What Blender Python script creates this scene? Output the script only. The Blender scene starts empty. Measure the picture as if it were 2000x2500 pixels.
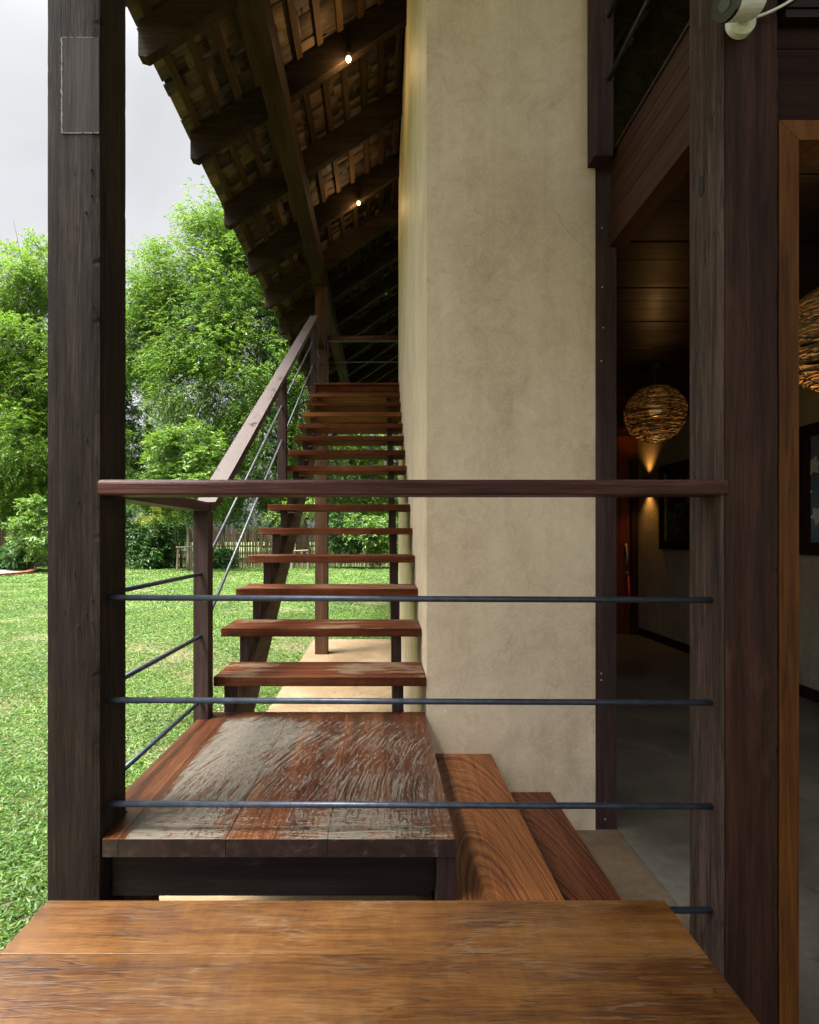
import bpy, bmesh, math, random
import numpy as np
from mathutils import Vector, noise as mnoise, Matrix
R = math.radians
S = bpy.context.scene
COL = S.collection
random.seed(7)

# ------------------------------------------------------------------ camera, sky, sun, exposure
EYE = 1.32                                   # height of the lens above the veranda floor (z = 0)
F = 1265.0                                   # focal length in pixels of the 2000 x 2500 photo
cam = bpy.data.cameras.new('camera')
cam.sensor_width = 36.0
cam.lens = 36.0 * F / 2500.0
cam.shift_x = 67.0 / 2500.0
cam.shift_y = 60.0 / 2500.0
cam.clip_start = 0.02
cam.clip_end = 500
camo = bpy.data.objects.new('camera', cam)
COL.objects.link(camo)
camo.location = (0, 0, EYE)
camo.rotation_euler = (R(90), 0, 0)
S.camera = camo

SUN_DIR = Vector((-0.34, -0.16, 0.925)).normalized()      # towards the sun: garden side, behind the camera
w = bpy.data.worlds.new('World')
S.world = w
w.use_nodes = True
nt = w.node_tree
nt.nodes.clear()
sky = nt.nodes.new('ShaderNodeTexSky')
sky.sky_type = 'NISHITA'
sky.sun_disc = False
sky.sun_elevation = math.asin(SUN_DIR.z)
sky.sun_rotation = math.atan2(SUN_DIR.x, SUN_DIR.y) % (2 * math.pi)
sky.dust_density = 4.0
sky.air_density = 1.0
sky.ozone_density = 1.0
hs = nt.nodes.new('ShaderNodeHueSaturation')
hs.inputs['Saturation'].default_value = 0.12
bg = nt.nodes.new('ShaderNodeBackground')
bg.inputs['Strength'].default_value = 0.12
wo = nt.nodes.new('ShaderNodeOutputWorld')
nt.links.new(sky.outputs[0], hs.inputs['Color'])
# overcast sky: gain raised high overhead, above the view, to light the garden
tcg = nt.nodes.new('ShaderNodeTexCoord')
sxyz = nt.nodes.new('ShaderNodeSeparateXYZ')
mr = nt.nodes.new('ShaderNodeMapRange')
mr.interpolation_type = 'SMOOTHSTEP'
mr.inputs[1].default_value = 0.62; mr.inputs[2].default_value = 0.95
mr.inputs[3].default_value = 0.47; mr.inputs[4].default_value = 2.6
vm = nt.nodes.new('ShaderNodeVectorMath'); vm.operation = 'SCALE'
nt.links.new(tcg.outputs['Generated'], sxyz.inputs[0])
nt.links.new(sxyz.outputs[2], mr.inputs[0])
cn = nt.nodes.new('ShaderNodeTexNoise')          # faint cloud structure
cn.inputs['Scale'].default_value = 2.3; cn.inputs['Detail'].default_value = 5; cn.inputs['Distortion'].default_value = 0.6
cmr = nt.nodes.new('ShaderNodeMapRange')
cmr.inputs[1].default_value = 0.3; cmr.inputs[2].default_value = 0.7
cmr.inputs[3].default_value = 0.86; cmr.inputs[4].default_value = 1.12
csc = nt.nodes.new('ShaderNodeVectorMath'); csc.operation = 'SCALE'
nt.links.new(tcg.outputs['Generated'], cn.inputs['Vector'])
nt.links.new(cn.outputs['Fac'], cmr.inputs[0])
nt.links.new(hs.outputs[0], csc.inputs[0]); nt.links.new(cmr.outputs[0], csc.inputs['Scale'])
nt.links.new(csc.outputs[0], vm.inputs[0])
mb = nt.nodes.new('ShaderNodeMapRange')            # unseen sky behind the camera boosted, added fill for front faces
mb.interpolation_type = 'SMOOTHSTEP'
mb.inputs[1].default_value = 0.15; mb.inputs[2].default_value = -0.7
mb.inputs[3].default_value = 1.0; mb.inputs[4].default_value = 1.5
mm = nt.nodes.new('ShaderNodeMath'); mm.operation = 'MULTIPLY'
nt.links.new(sxyz.outputs[1], mb.inputs[0])
nt.links.new(mr.outputs[0], mm.inputs[0]); nt.links.new(mb.outputs[0], mm.inputs[1])
nt.links.new(mm.outputs[0], vm.inputs['Scale'])
nt.links.new(vm.outputs[0], bg.inputs[0])
nt.links.new(bg.outputs[0], wo.inputs[0])

sl = bpy.data.lights.new('sun', 'SUN')
sl.energy = 2.0
sl.angle = R(16)
sl.color = (1.0, 0.955, 0.88)
so = bpy.data.objects.new('sun', sl)
COL.objects.link(so)
so.rotation_euler = SUN_DIR.to_track_quat('Z', 'Y').to_euler()

S.view_settings.view_transform = 'Standard'
S.view_settings.look = 'None'
S.view_settings.exposure = 2.0
S.view_settings.gamma = 1.0
S.cycles.use_denoising = True
S.cycles.max_bounces = 10
S.cycles.diffuse_bounces = 6
S.cycles.glossy_bounces = 4
S.cycles.transmission_bounces = 4
S.cycles.transparent_max_bounces = 4
S.cycles.sample_clamp_indirect = 6.0
S.cycles.caustics_reflective = False
S.cycles.caustics_refractive = False

# ------------------------------------------------------------------ helpers: objects
def P(dx, dy, y):
    """World x, z of display pixel (dx, dy of a 1725 x 2156 view) at depth y."""
    return (dx - 804.5) / 0.8625 * y / F, EYE - (dy - 1130.0) / 0.8625 * y / F

def tag(o, label=None, cat=None, group=None, kind=None):
    if label: o['label'] = label
    if cat: o['category'] = cat
    if group: o['group'] = group
    if kind: o['kind'] = kind
    return o

def thing(name, label, cat, loc=(0, 0, 0), group=None):
    o = bpy.data.objects.new(name, None)
    o.empty_display_size = 0.1
    COL.objects.link(o)
    o.location = loc
    return tag(o, label, cat, group)

def wloc(o):
    v = Vector((0, 0, 0))
    while o is not None:
        v = v + Vector(o.location)
        o = o.parent
    return v

def obj(name, bm, mat, parent=None, smooth=False, origin=None):
    """Link a bmesh built in world coordinates as one object (origin = the thing's base)."""
    me = bpy.data.meshes.new(name)
    o = bpy.data.objects.new(name, me)
    COL.objects.link(o)
    if parent is not None:
        o.parent = parent
    if origin is not None:
        o.location = Vector(origin) - (wloc(parent) if parent else Vector((0, 0, 0)))
    off = wloc(o)
    bmesh.ops.translate(bm, verts=bm.verts[:], vec=-off)
    bmesh.ops.recalc_face_normals(bm, faces=bm.faces[:])
    bm.to_mesh(me)
    bm.free()
    if smooth:
        for p in me.polygons:
            p.use_smooth = True
    me.materials.append(mat)
    return o

def npobj(name, V, Fq, mat, parent=None, origin=(0, 0, 0)):
    me = bpy.data.meshes.new(name)
    V = np.asarray(V, dtype=np.float32)
    Fq = np.asarray(Fq, dtype=np.int32)
    k = Fq.shape[1]
    o = bpy.data.objects.new(name, me)
    COL.objects.link(o)
    if parent is not None:
        o.parent = parent
        off = wloc(parent)
    else:
        o.location = origin
        off = Vector(origin)
    V = V - np.array(off, dtype=np.float32)
    me.vertices.add(len(V))
    me.vertices.foreach_set('co', V.ravel())
    me.loops.add(Fq.size)
    me.loops.foreach_set('vertex_index', Fq.ravel())
    me.polygons.add(len(Fq))
    me.polygons.foreach_set('loop_start', np.arange(0, Fq.size, k, dtype=np.int32))
    me.polygons.foreach_set('loop_total', np.full(len(Fq), k, dtype=np.int32))
    me.update(calc_edges=True)
    me.materials.append(mat)
    return o

def copy_tree(o, parent=None, d=(0, 0, 0)):
    c = o.copy()
    COL.objects.link(c)
    if parent is not None:
        c.parent = parent
    c.location = Vector(o.location) + Vector(d)
    for ch in list(o.children):
        copy_tree(ch, c)
    return c

# ------------------------------------------------------------------ helpers: shapes
def hexa(bm, pts, bev=0.0):
    """Eight corners: bottom ring (4, counter-clockwise) then top ring."""
    vs = [bm.verts.new(p) for p in pts]
    fs = []
    for idx in ((3, 2, 1, 0), (4, 5, 6, 7), (0, 1, 5, 4), (1, 2, 6, 5), (2, 3, 7, 6), (3, 0, 4, 7)):
        fs.append(bm.faces.new([vs[i] for i in idx]))
    if bev > 0:
        es = list({e for f in fs for e in f.edges})
        bmesh.ops.bevel(bm, geom=es, offset=bev, segments=2, affect='EDGES', profile=0.6)

def box(x0, x1, y0, y1, z0, z1, bev=0.003, bm=None):
    bm = bm or bmesh.new()
    hexa(bm, [(x0, y0, z0), (x1, y0, z0), (x1, y1, z0), (x0, y1, z0),
              (x0, y0, z1), (x1, y0, z1), (x1, y1, z1), (x0, y1, z1)], bev)
    return bm

def prism(poly, axis, a, b, bev=0.0, bm=None):
    """Extrude a 2-D polygon along 'x', 'y' or 'z' between a and b."""
    bm = bm or bmesh.new()
    def mk(u, v, t):
        return (t, u, v) if axis == 'x' else (u, t, v) if axis == 'y' else (u, v, t)
    A = [bm.verts.new(mk(u, v, a)) for u, v in poly]
    B = [bm.verts.new(mk(u, v, b)) for u, v in poly]
    n = len(poly)
    fs = [bm.faces.new(A), bm.faces.new(B[::-1])]
    for i in range(n):
        fs.append(bm.faces.new([A[i], A[(i + 1) % n], B[(i + 1) % n], B[i]]))
    if bev > 0:
        es = list({e for f in fs for e in f.edges})
        bmesh.ops.bevel(bm, geom=es, offset=bev, segments=2, affect='EDGES', profile=0.6)
    return bm

def tube(pts, rad, n=10, bm=None, caps=True):
    """Tube along points; rad is a number or a list."""
    bm = bm or bmesh.new()
    pts = [Vector(p) for p in pts]
    if not hasattr(rad, '__len__'):
        rad = [rad] * len(pts)
    rings = []
    up = None
    for i, p in enumerate(pts):
        t = (pts[min(i + 1, len(pts) - 1)] - pts[max(i - 1, 0)]).normalized()
        if up is None:
            up = Vector((0, 0, 1)) if abs(t.z) < 0.9 else Vector((1, 0, 0))
        s = t.cross(up)
        if s.length < 1e-5:
            s = t.orthogonal()
        s.normalize()
        up = s.cross(t).normalized()
        rings.append([bm.verts.new(p + (s * math.cos(a) + up * math.sin(a)) * rad[i])
                      for a in (2 * math.pi * k / n for k in range(n))])
    for a, b in zip(rings, rings[1:]):
        for k in range(n):
            bm.faces.new([a[k], a[(k + 1) % n], b[(k + 1) % n], b[k]])
    if caps:
        bm.faces.new(rings[0][::-1])
        bm.faces.new(rings[-1])
    return bm

def rough_post(x0, x1, y0, y1, z0, z1, amp=0.0022, seed=0, nz=150, na=5, chip=0.006):
    """Square hand-hewn post with slightly wavering faces and chipped arrises."""
    bm = bmesh.new()
    per = []
    for i in range(na): per.append((i / na, 0))
    for i in range(na): per.append((1, i / na))
    for i in range(na): per.append((1 - i / na, 1))
    for i in range(na): per.append((0, 1 - i / na))
    rings = []
    for k in range(nz + 1):
        z = z0 + (z1 - z0) * k / nz
        ring = []
        for u, v in per:
            x = x0 + (x1 - x0) * u
            y = y0 + (y1 - y0) * v
            p = Vector((x * 7 + seed, y * 7, z * 2.6))
            d = amp * mnoise.noise(p) + amp * 0.5 * mnoise.noise(p * 4)
            cx, cy = (u - 0.5), (v - 0.5)
            corner = (abs(cx) == 0.5 and abs(cy) == 0.5)
            if corner:
                c = max(0.0, mnoise.noise(Vector((x * 31 + seed, y * 31, z * 9)))) ** 2.0 * chip * 1.2 + 0.0022
                c += max(0.0, mnoise.noise(Vector((x * 11, y * 11 + seed, z * 33))) - 0.28) * chip * 1.6
                if not (cx > 0 and cy < 0): c = 0.0022 + (c - 0.0022) * 0.2
                x -= math.copysign(c, cx); y -= math.copysign(c, cy)
            else:
                if abs(cx) == 0.5: x += math.copysign(d, cx)
                if abs(cy) == 0.5: y += math.copysign(d, cy)
            ring.append(bm.verts.new((x, y, z)))
        rings.append(ring)
    n = len(per)
    for a, b in zip(rings, rings[1:]):
        for k in range(n):
            bm.faces.new([a[k], a[(k + 1) % n], b[(k + 1) % n], b[k]])
    bm.faces.new(rings[0][::-1])
    bm.faces.new(rings[-1])
    return bm

# ------------------------------------------------------------------ helpers: materials
class NT:
    def __init__(self, name):
        self.m = bpy.data.materials.new(name)
        self.m.use_nodes = True
        self.t = self.m.node_tree
        self.b = self.t.nodes['Principled BSDF']
        self.out = self.t.nodes['Material Output']
    def n(self, typ, **kw):
        nd = self.t.nodes.new(typ)
        for k, v in kw.items():
            setattr(nd, k, v)
        return nd
    def l(self, a, b):
        self.t.links.new(a, b)
    def noise(self, vec, scale, detail=4, rough=0.55, dist=0.0):
        nd = self.n('ShaderNodeTexNoise')
        nd.inputs['Scale'].default_value = scale
        nd.inputs['Detail'].default_value = detail
        nd.inputs['Roughness'].default_value = rough
        nd.inputs['Distortion'].default_value = dist
        if vec is not None: self.l(vec, nd.inputs['Vector'])
        return nd.outputs['Fac']
    def math(self, op, a, b=None, c=None, clamp=False):
        nd = self.n('ShaderNodeMath', operation=op, use_clamp=clamp)
        for i, v in enumerate((a, b, c)):
            if v is None: continue
            if isinstance(v, (int, float)): nd.inputs[i].default_value = v
            else: self.l(v, nd.inputs[i])
        return nd.outputs[0]
    def vmath(self, op, a, b):
        nd = self.n('ShaderNodeVectorMath', operation=op)
        for i, v in enumerate((a, b)):
            if isinstance(v, (tuple, list)): nd.inputs[i].default_value = v
            else: self.l(v, nd.inputs[i])
        return nd.outputs[0]
    def ramp(self, fac, stops):
        nd = self.n('ShaderNodeValToRGB')
        el = nd.color_ramp.elements
        while len(el) < len(stops): el.new(0.5)
        for e, (p, c) in zip(el, stops):
            e.position = p
            e.color = (c[0], c[1], c[2], 1) if hasattr(c, '__len__') else (c, c, c, 1)
        self.l(fac, nd.inputs[0])
        return nd.outputs[0]
    def mix(self, fac, a, b, mode='MIX'):
        nd = self.n('ShaderNodeMix', data_type='RGBA', blend_type=mode)
        if isinstance(fac, (int, float)): nd.inputs[0].default_value = fac
        else: self.l(fac, nd.inputs[0])
        for i, v in ((6, a), (7, b)):
            if isinstance(v, (tuple, list)): nd.inputs[i].default_value = (v[0], v[1], v[2], 1)
            else: self.l(v, nd.inputs[i])
        return nd.outputs[2]
    def mapr(self, v, a, b, c=0.0, d=1.0):
        nd = self.n('ShaderNodeMapRange')
        nd.clamp = True
        self.l(v, nd.inputs[0])
        for i, x in enumerate((a, b, c, d)): nd.inputs[i + 1].default_value = x
        return nd.outputs[0]
    def mapping(self, vec, scale=(1, 1, 1), loc=(0, 0, 0), rot=(0, 0, 0)):
        nd = self.n('ShaderNodeMapping')
        nd.inputs['Scale'].default_value = scale
        nd.inputs['Location'].default_value = loc
        nd.inputs['Rotation'].default_value = rot
        self.l(vec, nd.inputs['Vector'])
        return nd.outputs[0]
    def bump(self, h, strength=0.3, dist=0.01):
        nd = self.n('ShaderNodeBump')
        nd.inputs['Strength'].default_value = strength
        nd.inputs['Distance'].default_value = dist
        self.l(h, nd.inputs['Height'])
        self.l(nd.outputs[0], self.b.inputs['Normal'])
        return nd
    def coords(self, shuffle=True):
        tc = self.n('ShaderNodeTexCoord').outputs['Object']
        if not shuffle: return tc
        oi = self.n('ShaderNodeObjectInfo').outputs['Random']
        cx = self.n('ShaderNodeCombineXYZ')
        self.l(self.math('MULTIPLY', oi, 91.0), cx.inputs[0])
        self.l(self.math('MULTIPLY', oi, 57.0), cx.inputs[1])
        self.l(self.math('MULTIPLY', oi, 23.0), cx.inputs[2])
        return self.vmath('ADD', tc, cx.outputs[0])
    def rand(self):
        return self.n('ShaderNodeObjectInfo').outputs['Random']

def axis_scale(axis, along, across=1.0):
    return tuple(along if a == axis else across for a in 'XYZ')

def wood(name, dark, mid, light, axis='X', rough=(0.45, 0.7), coat=0.0, fine=60.0, rings=0.0, ring_scale=6.0,
         var=0.25, bump=0.25, worn_sheen=None, worn_sheen_amt=0.5, checks=0.0, stain=None, spec=0.14, tone=0.78):
    """Sawn timber: stretched fibres, slow tone drift, optional ring figure, grey top for wear or painted sheen and fine drying checks."""
    dark, mid, light = (tuple(x * tone for x in c) for c in (dark, mid, light))
    g = NT(name)
    co = g.coords()
    st = g.mapping(co, axis_scale(axis, 0.045))
    fibres = g.noise(st, fine * 1.6, 6, 0.68, 0.4)
    streak = g.noise(st, fine * 0.24, 5, 0.62, 0.8)
    blot = g.noise(g.mapping(co, axis_scale(axis, 0.4)), 3.2, 4, 0.6)
    f = g.math('ADD', g.math('MULTIPLY', fibres, 0.36), g.math('ADD', g.math('MULTIPLY', streak, 0.38), g.math('MULTIPLY', blot, 0.26)))
    if rings > 0:
        rc = g.coords(False)
        across = 'X' if axis == 'Y' else 'Y'
        wob = g.noise(g.mapping(rc, axis_scale(axis, 0.22)), 7, 3, 0.55)
        vs_ = g.mapping(rc, tuple(1.0 if k == across else 0.20 if k == axis else 0.0 for k in 'XYZ'))
        ln = g.n('ShaderNodeVectorMath', operation='LENGTH'); g.l(vs_, ln.inputs[0])
        d_ = g.math('ADD', ln.outputs['Value'], g.math('MULTIPLY', wob, 0.035))
        r1 = g.n('ShaderNodeTexNoise', noise_dimensions='1D')
        r1.inputs['Scale'].default_value = ring_scale * 6.5; r1.inputs['Detail'].default_value = 4; r1.inputs['Roughness'].default_value = 0.6
        g.l(d_, r1.inputs['W'])
        rf_ = g.mapr(r1.outputs['Fac'], 0.36, 0.58, 0.22, 0.66)
        f = g.math('ADD', g.math('MULTIPLY', f, 1.0 - rings * 0.55), g.math('MULTIPLY', rf_, rings * 0.55))
    col = g.ramp(f, [(0.38, dark), (0.5, mid), (0.62, light)])
    hsv = g.n('ShaderNodeHueSaturation')
    g.l(g.math('MULTIPLY_ADD', g.rand(), var * 2, 1.0 - var), hsv.inputs['Value'])
    g.l(col, hsv.inputs['Color'])
    col = hsv.outputs[0]
    rfac = g.mapr(f, 0.35, 0.65, rough[1], rough[0])
    if checks > 0:
        ck = g.noise(g.mapping(co, axis_scale(axis, 0.06)), 42, 3, 0.5, 1.0)
        ckm = g.mapr(g.math('ABSOLUTE', g.math('SUBTRACT', ck, 0.5)), 0.003, 0.026, 1.0, 0.0)
        gate = g.mapr(blot, 0.47, 0.6, 0.0, 1.0)
        col = g.mix(g.math('MULTIPLY', g.math('MULTIPLY', ckm, gate), checks), col, tuple(c * 0.25 for c in dark))
    if stain is not None:
        sm = g.mapr(g.noise(g.mapping(co, axis_scale(axis, 0.35)), 7.0, 5, 0.65), 0.62, 0.72, 0, 0.7)
        col = g.mix(sm, col, stain)
    if worn_sheen is not None:
        nz = g.n('ShaderNodeSeparateXYZ')
        g.l(g.n('ShaderNodeNewGeometry').outputs['Normal'], nz.inputs[0])
        up = g.mapr(nz.outputs[2], 0.6, 0.9, 0, 1)
        wn = g.noise(g.mapping(co, axis_scale(axis, 0.22)), 16.0, 8, 0.72, 0.7)
        wb = g.noise(co, 2.2, 3, 0.5)
        wm = g.mapr(g.math('ADD', g.math('MULTIPLY', wn, 0.55), g.math('MULTIPLY', wb, 0.45)), 0.535 - 0.1 * worn_sheen_amt, 0.575 - 0.1 * worn_sheen_amt, 0, 1)
        wm = g.math('MULTIPLY', wm, up)
        col = g.mix(g.math('MULTIPLY', wm, 0.85), col, worn_sheen)
        rfac = g.math('ADD', rfac, g.math('MULTIPLY', wm, 0.25), clamp=True)
    g.l(col, g.b.inputs['Base Color'])
    g.l(rfac, g.b.inputs['Roughness'])
    g.b.inputs['Specular IOR Level'].default_value = spec
    if coat:
        g.b.inputs['Coat Weight'].default_value = coat
        g.b.inputs['Coat Roughness'].default_value = 0.18
    g.bump(g.math('ADD', fibres, g.math('MULTIPLY', streak, 0.6)), bump, 0.004)
    return g.m

def plain(name, col, rough=0.5, metal=0.0, emit=None, es=0.0, mottle=0.15, scale=20.0):
    g = NT(name)
    n_ = g.noise(g.coords(), scale, 4, 0.6)
    c = g.mix(g.mapr(n_, 0.3, 0.7), tuple(x * (1 - mottle) for x in col), tuple(min(1, x * (1 + mottle)) for x in col))
    g.l(c, g.b.inputs['Base Color'])
    g.b.inputs['Roughness'].default_value = rough
    g.b.inputs['Metallic'].default_value = metal
    if emit:
        g.b.inputs['Emission Color'].default_value = (*emit, 1)
        g.b.inputs['Emission Strength'].default_value = es
    return g.m

M = {}
M['postZ'] = wood('weathered_dark_post', (.007, .0045, .0032), (.018, .0115, .0082), (.046, .031, .023), 'Z', (0.65, 0.85), fine=150, bump=0.5, var=0.1, checks=0.7)
M['jambZ'] = wood('dark_purple_brown_timber', (.022, .012, .011), (.048, .027, .024), (.085, .052, .047), 'Z', (0.55, 0.75), fine=50, bump=0.25, var=0.12)
M['lackZ'] = wood('dark_lacquered_timber', (.012, .0044, .0028), (.030, .0112, .0066), (.062, .025, .0135), 'Z', (0.55, 0.7), fine=110, bump=0.2, var=0.1, stain=(.055, .030, .018))
M['railX'] = wood('rail_timber_x', (.016, .006, .005), (.046, .017, .014), (.098, .044, .036), 'X', (0.4, 0.6), fine=110, coat=0.04, var=0.1, bump=0.4, checks=0.5, spec=0.1, tone=1.05)
M['railY'] = wood('rail_timber_y', (.030, .012, .008), (.060, .026, .019), (.105, .054, .043), 'Y', (0.4, 0.6), fine=55, var=0.1)
M['railtop'] = wood('weathered_sky_sheen_rail', (.030, .012, .008), (.060, .026, .019), (.105, .054, .043), 'Y', (0.4, 0.6), fine=55, var=0.1, worn_sheen=(.19, .165, .155), worn_sheen_amt=1.3)  # grey mask paints sky sheen on the weathered, up-facing top
M['treadX'] = wood('tread_timber', (.040, .012, .006), (.100, .031, .014), (.18, .068, .032), 'X', (0.55, 0.75), fine=70, spec=0.03, var=0.28,
                   rings=0.3, ring_scale=5, worn_sheen=(.125, .088, .055), worn_sheen_amt=0.25)
M['orangeX'] = wood('orange_tread_timber', (.075, .026, .008), (.16, .06, .02), (.25, .105, .04), 'X', (0.55, 0.75), fine=70, spec=0.03, var=0.15)
M['stepY'] = wood('step_timber', (.070, .022, .008), (.165, .058, .017), (.27, .108, .035), 'Y', (0.35, 0.55), fine=70, coat=0.15, var=0.1, rings=0.5, ring_scale=21)
M['step2Y'] = wood('lower_step_timber', (.028, .008, .004), (.095, .028, .011), (.17, .058, .022), 'Y', (0.35, 0.55), fine=70, coat=0.15, var=0.1, rings=0.58, ring_scale=21)
M['beamX'] = wood('dark_beam_x', (.008, .0055, .005), (.017, .011, .010), (.034, .025, .024), 'X', (0.5, 0.7), fine=50, var=0.15, stain=(.05, .042, .044))
M['beamY'] = wood('dark_beam_y', (.020, .011, .007), (.038, .021, .013), (.060, .035, .022), 'Y', (0.6, 0.8), fine=60, var=0.1, spec=0.03, stain=(.03, .028, .026))
M['rafter'] = wood('rafter_timber', (.013, .009, .006), (.030, .019, .012), (.056, .037, .023), 'X', (0.6, 0.85), fine=60, var=0.25, spec=0.05, tone=0.95, stain=(.042, .040, .037))
M['batten'] = wood('batten_timber', (.030, .018, .009), (.066, .037, .016), (.115, .066, .030), 'Y', (0.6, 0.85), fine=40, var=0.5)
M['ceilX'] = wood('ceiling_boards', (.006, .0024, .0015), (.012, .0048, .0024), (.022, .009, .0042), 'X', (0.28, 0.5), fine=40, coat=0.04, var=0.35)
M['fasciaY'] = wood('fascia_boards', (.024, .009, .005), (.048, .019, .010), (.078, .034, .019), 'Y', (0.35, 0.55), fine=45, var=0.2)
M['doorframe'] = wood('orange_door_frame', (.040, .013, .002), (.105, .037, .005), (.17, .066, .010), 'Z', (0.5, 0.7), fine=80, var=0.05)
M['strZ'] = wood('stringer_timber', (.055, .032, .018), (.12, .072, .040), (.19, .12, .07), 'Y', (0.55, 0.8), fine=40, var=0.12)
M['colZ'] = wood('column_timber', (.032, .014, .008), (.072, .034, .018), (.125, .066, .037), 'Z', (0.5, 0.75), fine=40, var=0.05)
M['redwood'] = wood('red_door_timber', (.07, .018, .008), (.14, .036, .015), (.2, .06, .025), 'Z', (0.3, 0.5), fine=40, var=0.2)
M['patchwood'] = wood('patch_timber', (.012, .006, .006), (.024, .013, .012), (.042, .026, .024), 'Z', (0.6, 0.8), fine=80, bump=0.3, var=0.0)
M['sideZ'] = wood('paler_side_timber', (.020, .0115, .0088), (.054, .034, .0265), (.115, .077, .062), 'Z', (0.65, 0.85), fine=130, bump=0.5, var=0.0, checks=0.7)
M['panelX'] = wood('dark_panel_boards', (.010, .004, .003), (.020, .008, .005), (.036, .016, .010), 'X', (0.6, 0.8), fine=50, var=0.25, spec=0.1)
M['rod'] = plain('dark_steel_rod', (0.0440, 0.0544, 0.0760), 0.42, 0.6, mottle=0.3, scale=40)
M['rodlight'] = plain('grey_steel_rod', (.085, .09, .098), 0.5, 0.4, mottle=0.3, scale=40)
M['putty'] = plain('pale_putty', (.20, .175, .165), 0.9, mottle=0.4, scale=90)
M['nail'] = plain('pale_wood_plug', (.35, .29, .2), 0.8)
M['darkhole'] = plain('dark_knot', (.012, .01, .01), 0.9)

# worn landing boards: grey-green scuffed paint in sweeping strokes over red-brown timber
g = NT('scuffed_landing_boards')
tcw = g.n('ShaderNodeTexCoord').outputs['Object']
co = g.coords()
st = g.mapping(co, (1, 0.05, 1))
fib = g.noise(st, 190, 6, 0.66, 0.4)
stk = g.noise(st, 18, 5, 0.62, 0.6)
col = g.ramp(g.math('ADD', g.math('MULTIPLY', fib, 0.5), g.math('MULTIPLY', stk, 0.5)),
             [(0.38, (.019, .0056, .0028)), (0.5, (.056, .0165, .0064)), (0.62, (.112, .040, .0140))])
sx = g.n('ShaderNodeSeparateXYZ'); g.l(tcw, sx.inputs[0])
# strokes: coordinates bent into arcs
dx = g.math('SUBTRACT', sx.outputs[0], -0.55); dy = g.math('SUBTRACT', sx.outputs[1], 0.75)
rad = g.math('SQRT', g.math('ADD', g.math('MULTIPLY', dx, dx), g.math('MULTIPLY', dy, dy)))
ang = g.math('ARCTAN2', dy, dx)
cv = g.n('ShaderNodeCombineXYZ')
bent = g.noise(tcw, 2.2, 2, 0.5)
g.l(g.math('ADD', g.math('ADD', g.math('MULTIPLY', sx.outputs[0], 1.0), g.math('MULTIPLY', g.math('POWER', g.math('ABSOLUTE', sx.outputs[1]), 2.0), -0.32)), g.math('MULTIPLY', bent, 0.08)), cv.inputs[0])
g.l(g.math('MULTIPLY', sx.outputs[1], 0.030), cv.inputs[1])
stroke = g.noise(cv.outputs[0], 170, 6, 0.72, 0.05)
frontmix = g.mapr(sx.outputs[1], 0.06, 0.26, 0.85, 0)
strokex = g.noise(g.mapping(tcw, (0.05, 1, 1)), 190, 6, 0.74, 0.3)
stroke = g.math('ADD', g.math('MULTIPLY', stroke, g.math('SUBTRACT', 1.0, frontmix)), g.math('MULTIPLY', strokex, frontmix))
fleck = g.noise(g.mapping(tcw, (1, 0.3, 1)), 110, 5, 0.75)
patch = g.noise(g.mapping(tcw, (1, 0.5, 1), (3.3, 1.2, 0)), 2.6, 3, 0.55)
leftb = g.mapr(sx.outputs[0], -0.70, -0.66, 0, 0.07)
leftb2 = g.mapr(g.math('ADD', sx.outputs[0], g.math('MULTIPLY', g.math('POWER', g.math('ABSOLUTE', sx.outputs[1]), 2.0), -0.2)), -0.52, -0.30, 0, 0.075)
frontb = g.mapr(sx.outputs[1], 0.02, 0.22, 0.012, 0)
edge = g.mapr(sx.outputs[0], -0.697, -0.682, -0.25, 0)
backb = g.mapr(sx.outputs[1], 0.86, 0.98, 0, -0.14)
tot = g.math('ADD', g.math('MULTIPLY', stroke, 0.54), g.math('ADD', g.math('MULTIPLY', fleck, 0.26), g.math('MULTIPLY', patch, 0.20)))
tot = g.math('ADD', tot, g.math('ADD', g.math('SUBTRACT', leftb, leftb2), g.math('ADD', edge, g.math('ADD', frontb, backb))))
wm = g.mapr(tot, 0.522, 0.542, 0, 1)
nz = g.n('ShaderNodeSeparateXYZ'); g.l(g.n('ShaderNodeNewGeometry').outputs['Normal'], nz.inputs[0])
wm = g.math('MULTIPLY', wm, g.mapr(nz.outputs[2], 0.6, 0.9, 0, 1))
grey = g.mix(g.math('ADD', g.math('MULTIPLY', stroke, 0.6), g.math('MULTIPLY', g.noise(tcw, 60, 4, 0.6), 0.4)), (.066, .061, .046), (.150, .140, .108))
hv = g.n('ShaderNodeHueSaturation'); g.l(g.math('MULTIPLY_ADD', g.rand(), 0.3, 0.85), hv.inputs['Value']); g.l(col, hv.inputs['Color'])
endg = g.mapr(nz.outputs[1], -0.9, -0.6, 1, 0)
endc = g.ramp(g.noise(co, 26, 5, 0.7), [(0.35, (.012, .006, .005)), (0.58, (.026, .0135, .011)), (0.74, (.07, .056, .046))])
g.l(g.mix(endg, g.mix(g.math('MULTIPLY', wm, 0.88), hv.outputs[0], grey), endc), g.b.inputs['Base Color'])
g.l(g.math('MULTIPLY_ADD', wm, 0.32, 0.36), g.b.inputs['Roughness'])
g.bump(g.math('ADD', fib, g.math('MULTIPLY', wm, 0.12)), 0.25, 0.002)
M['landing'] = g.m

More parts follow.
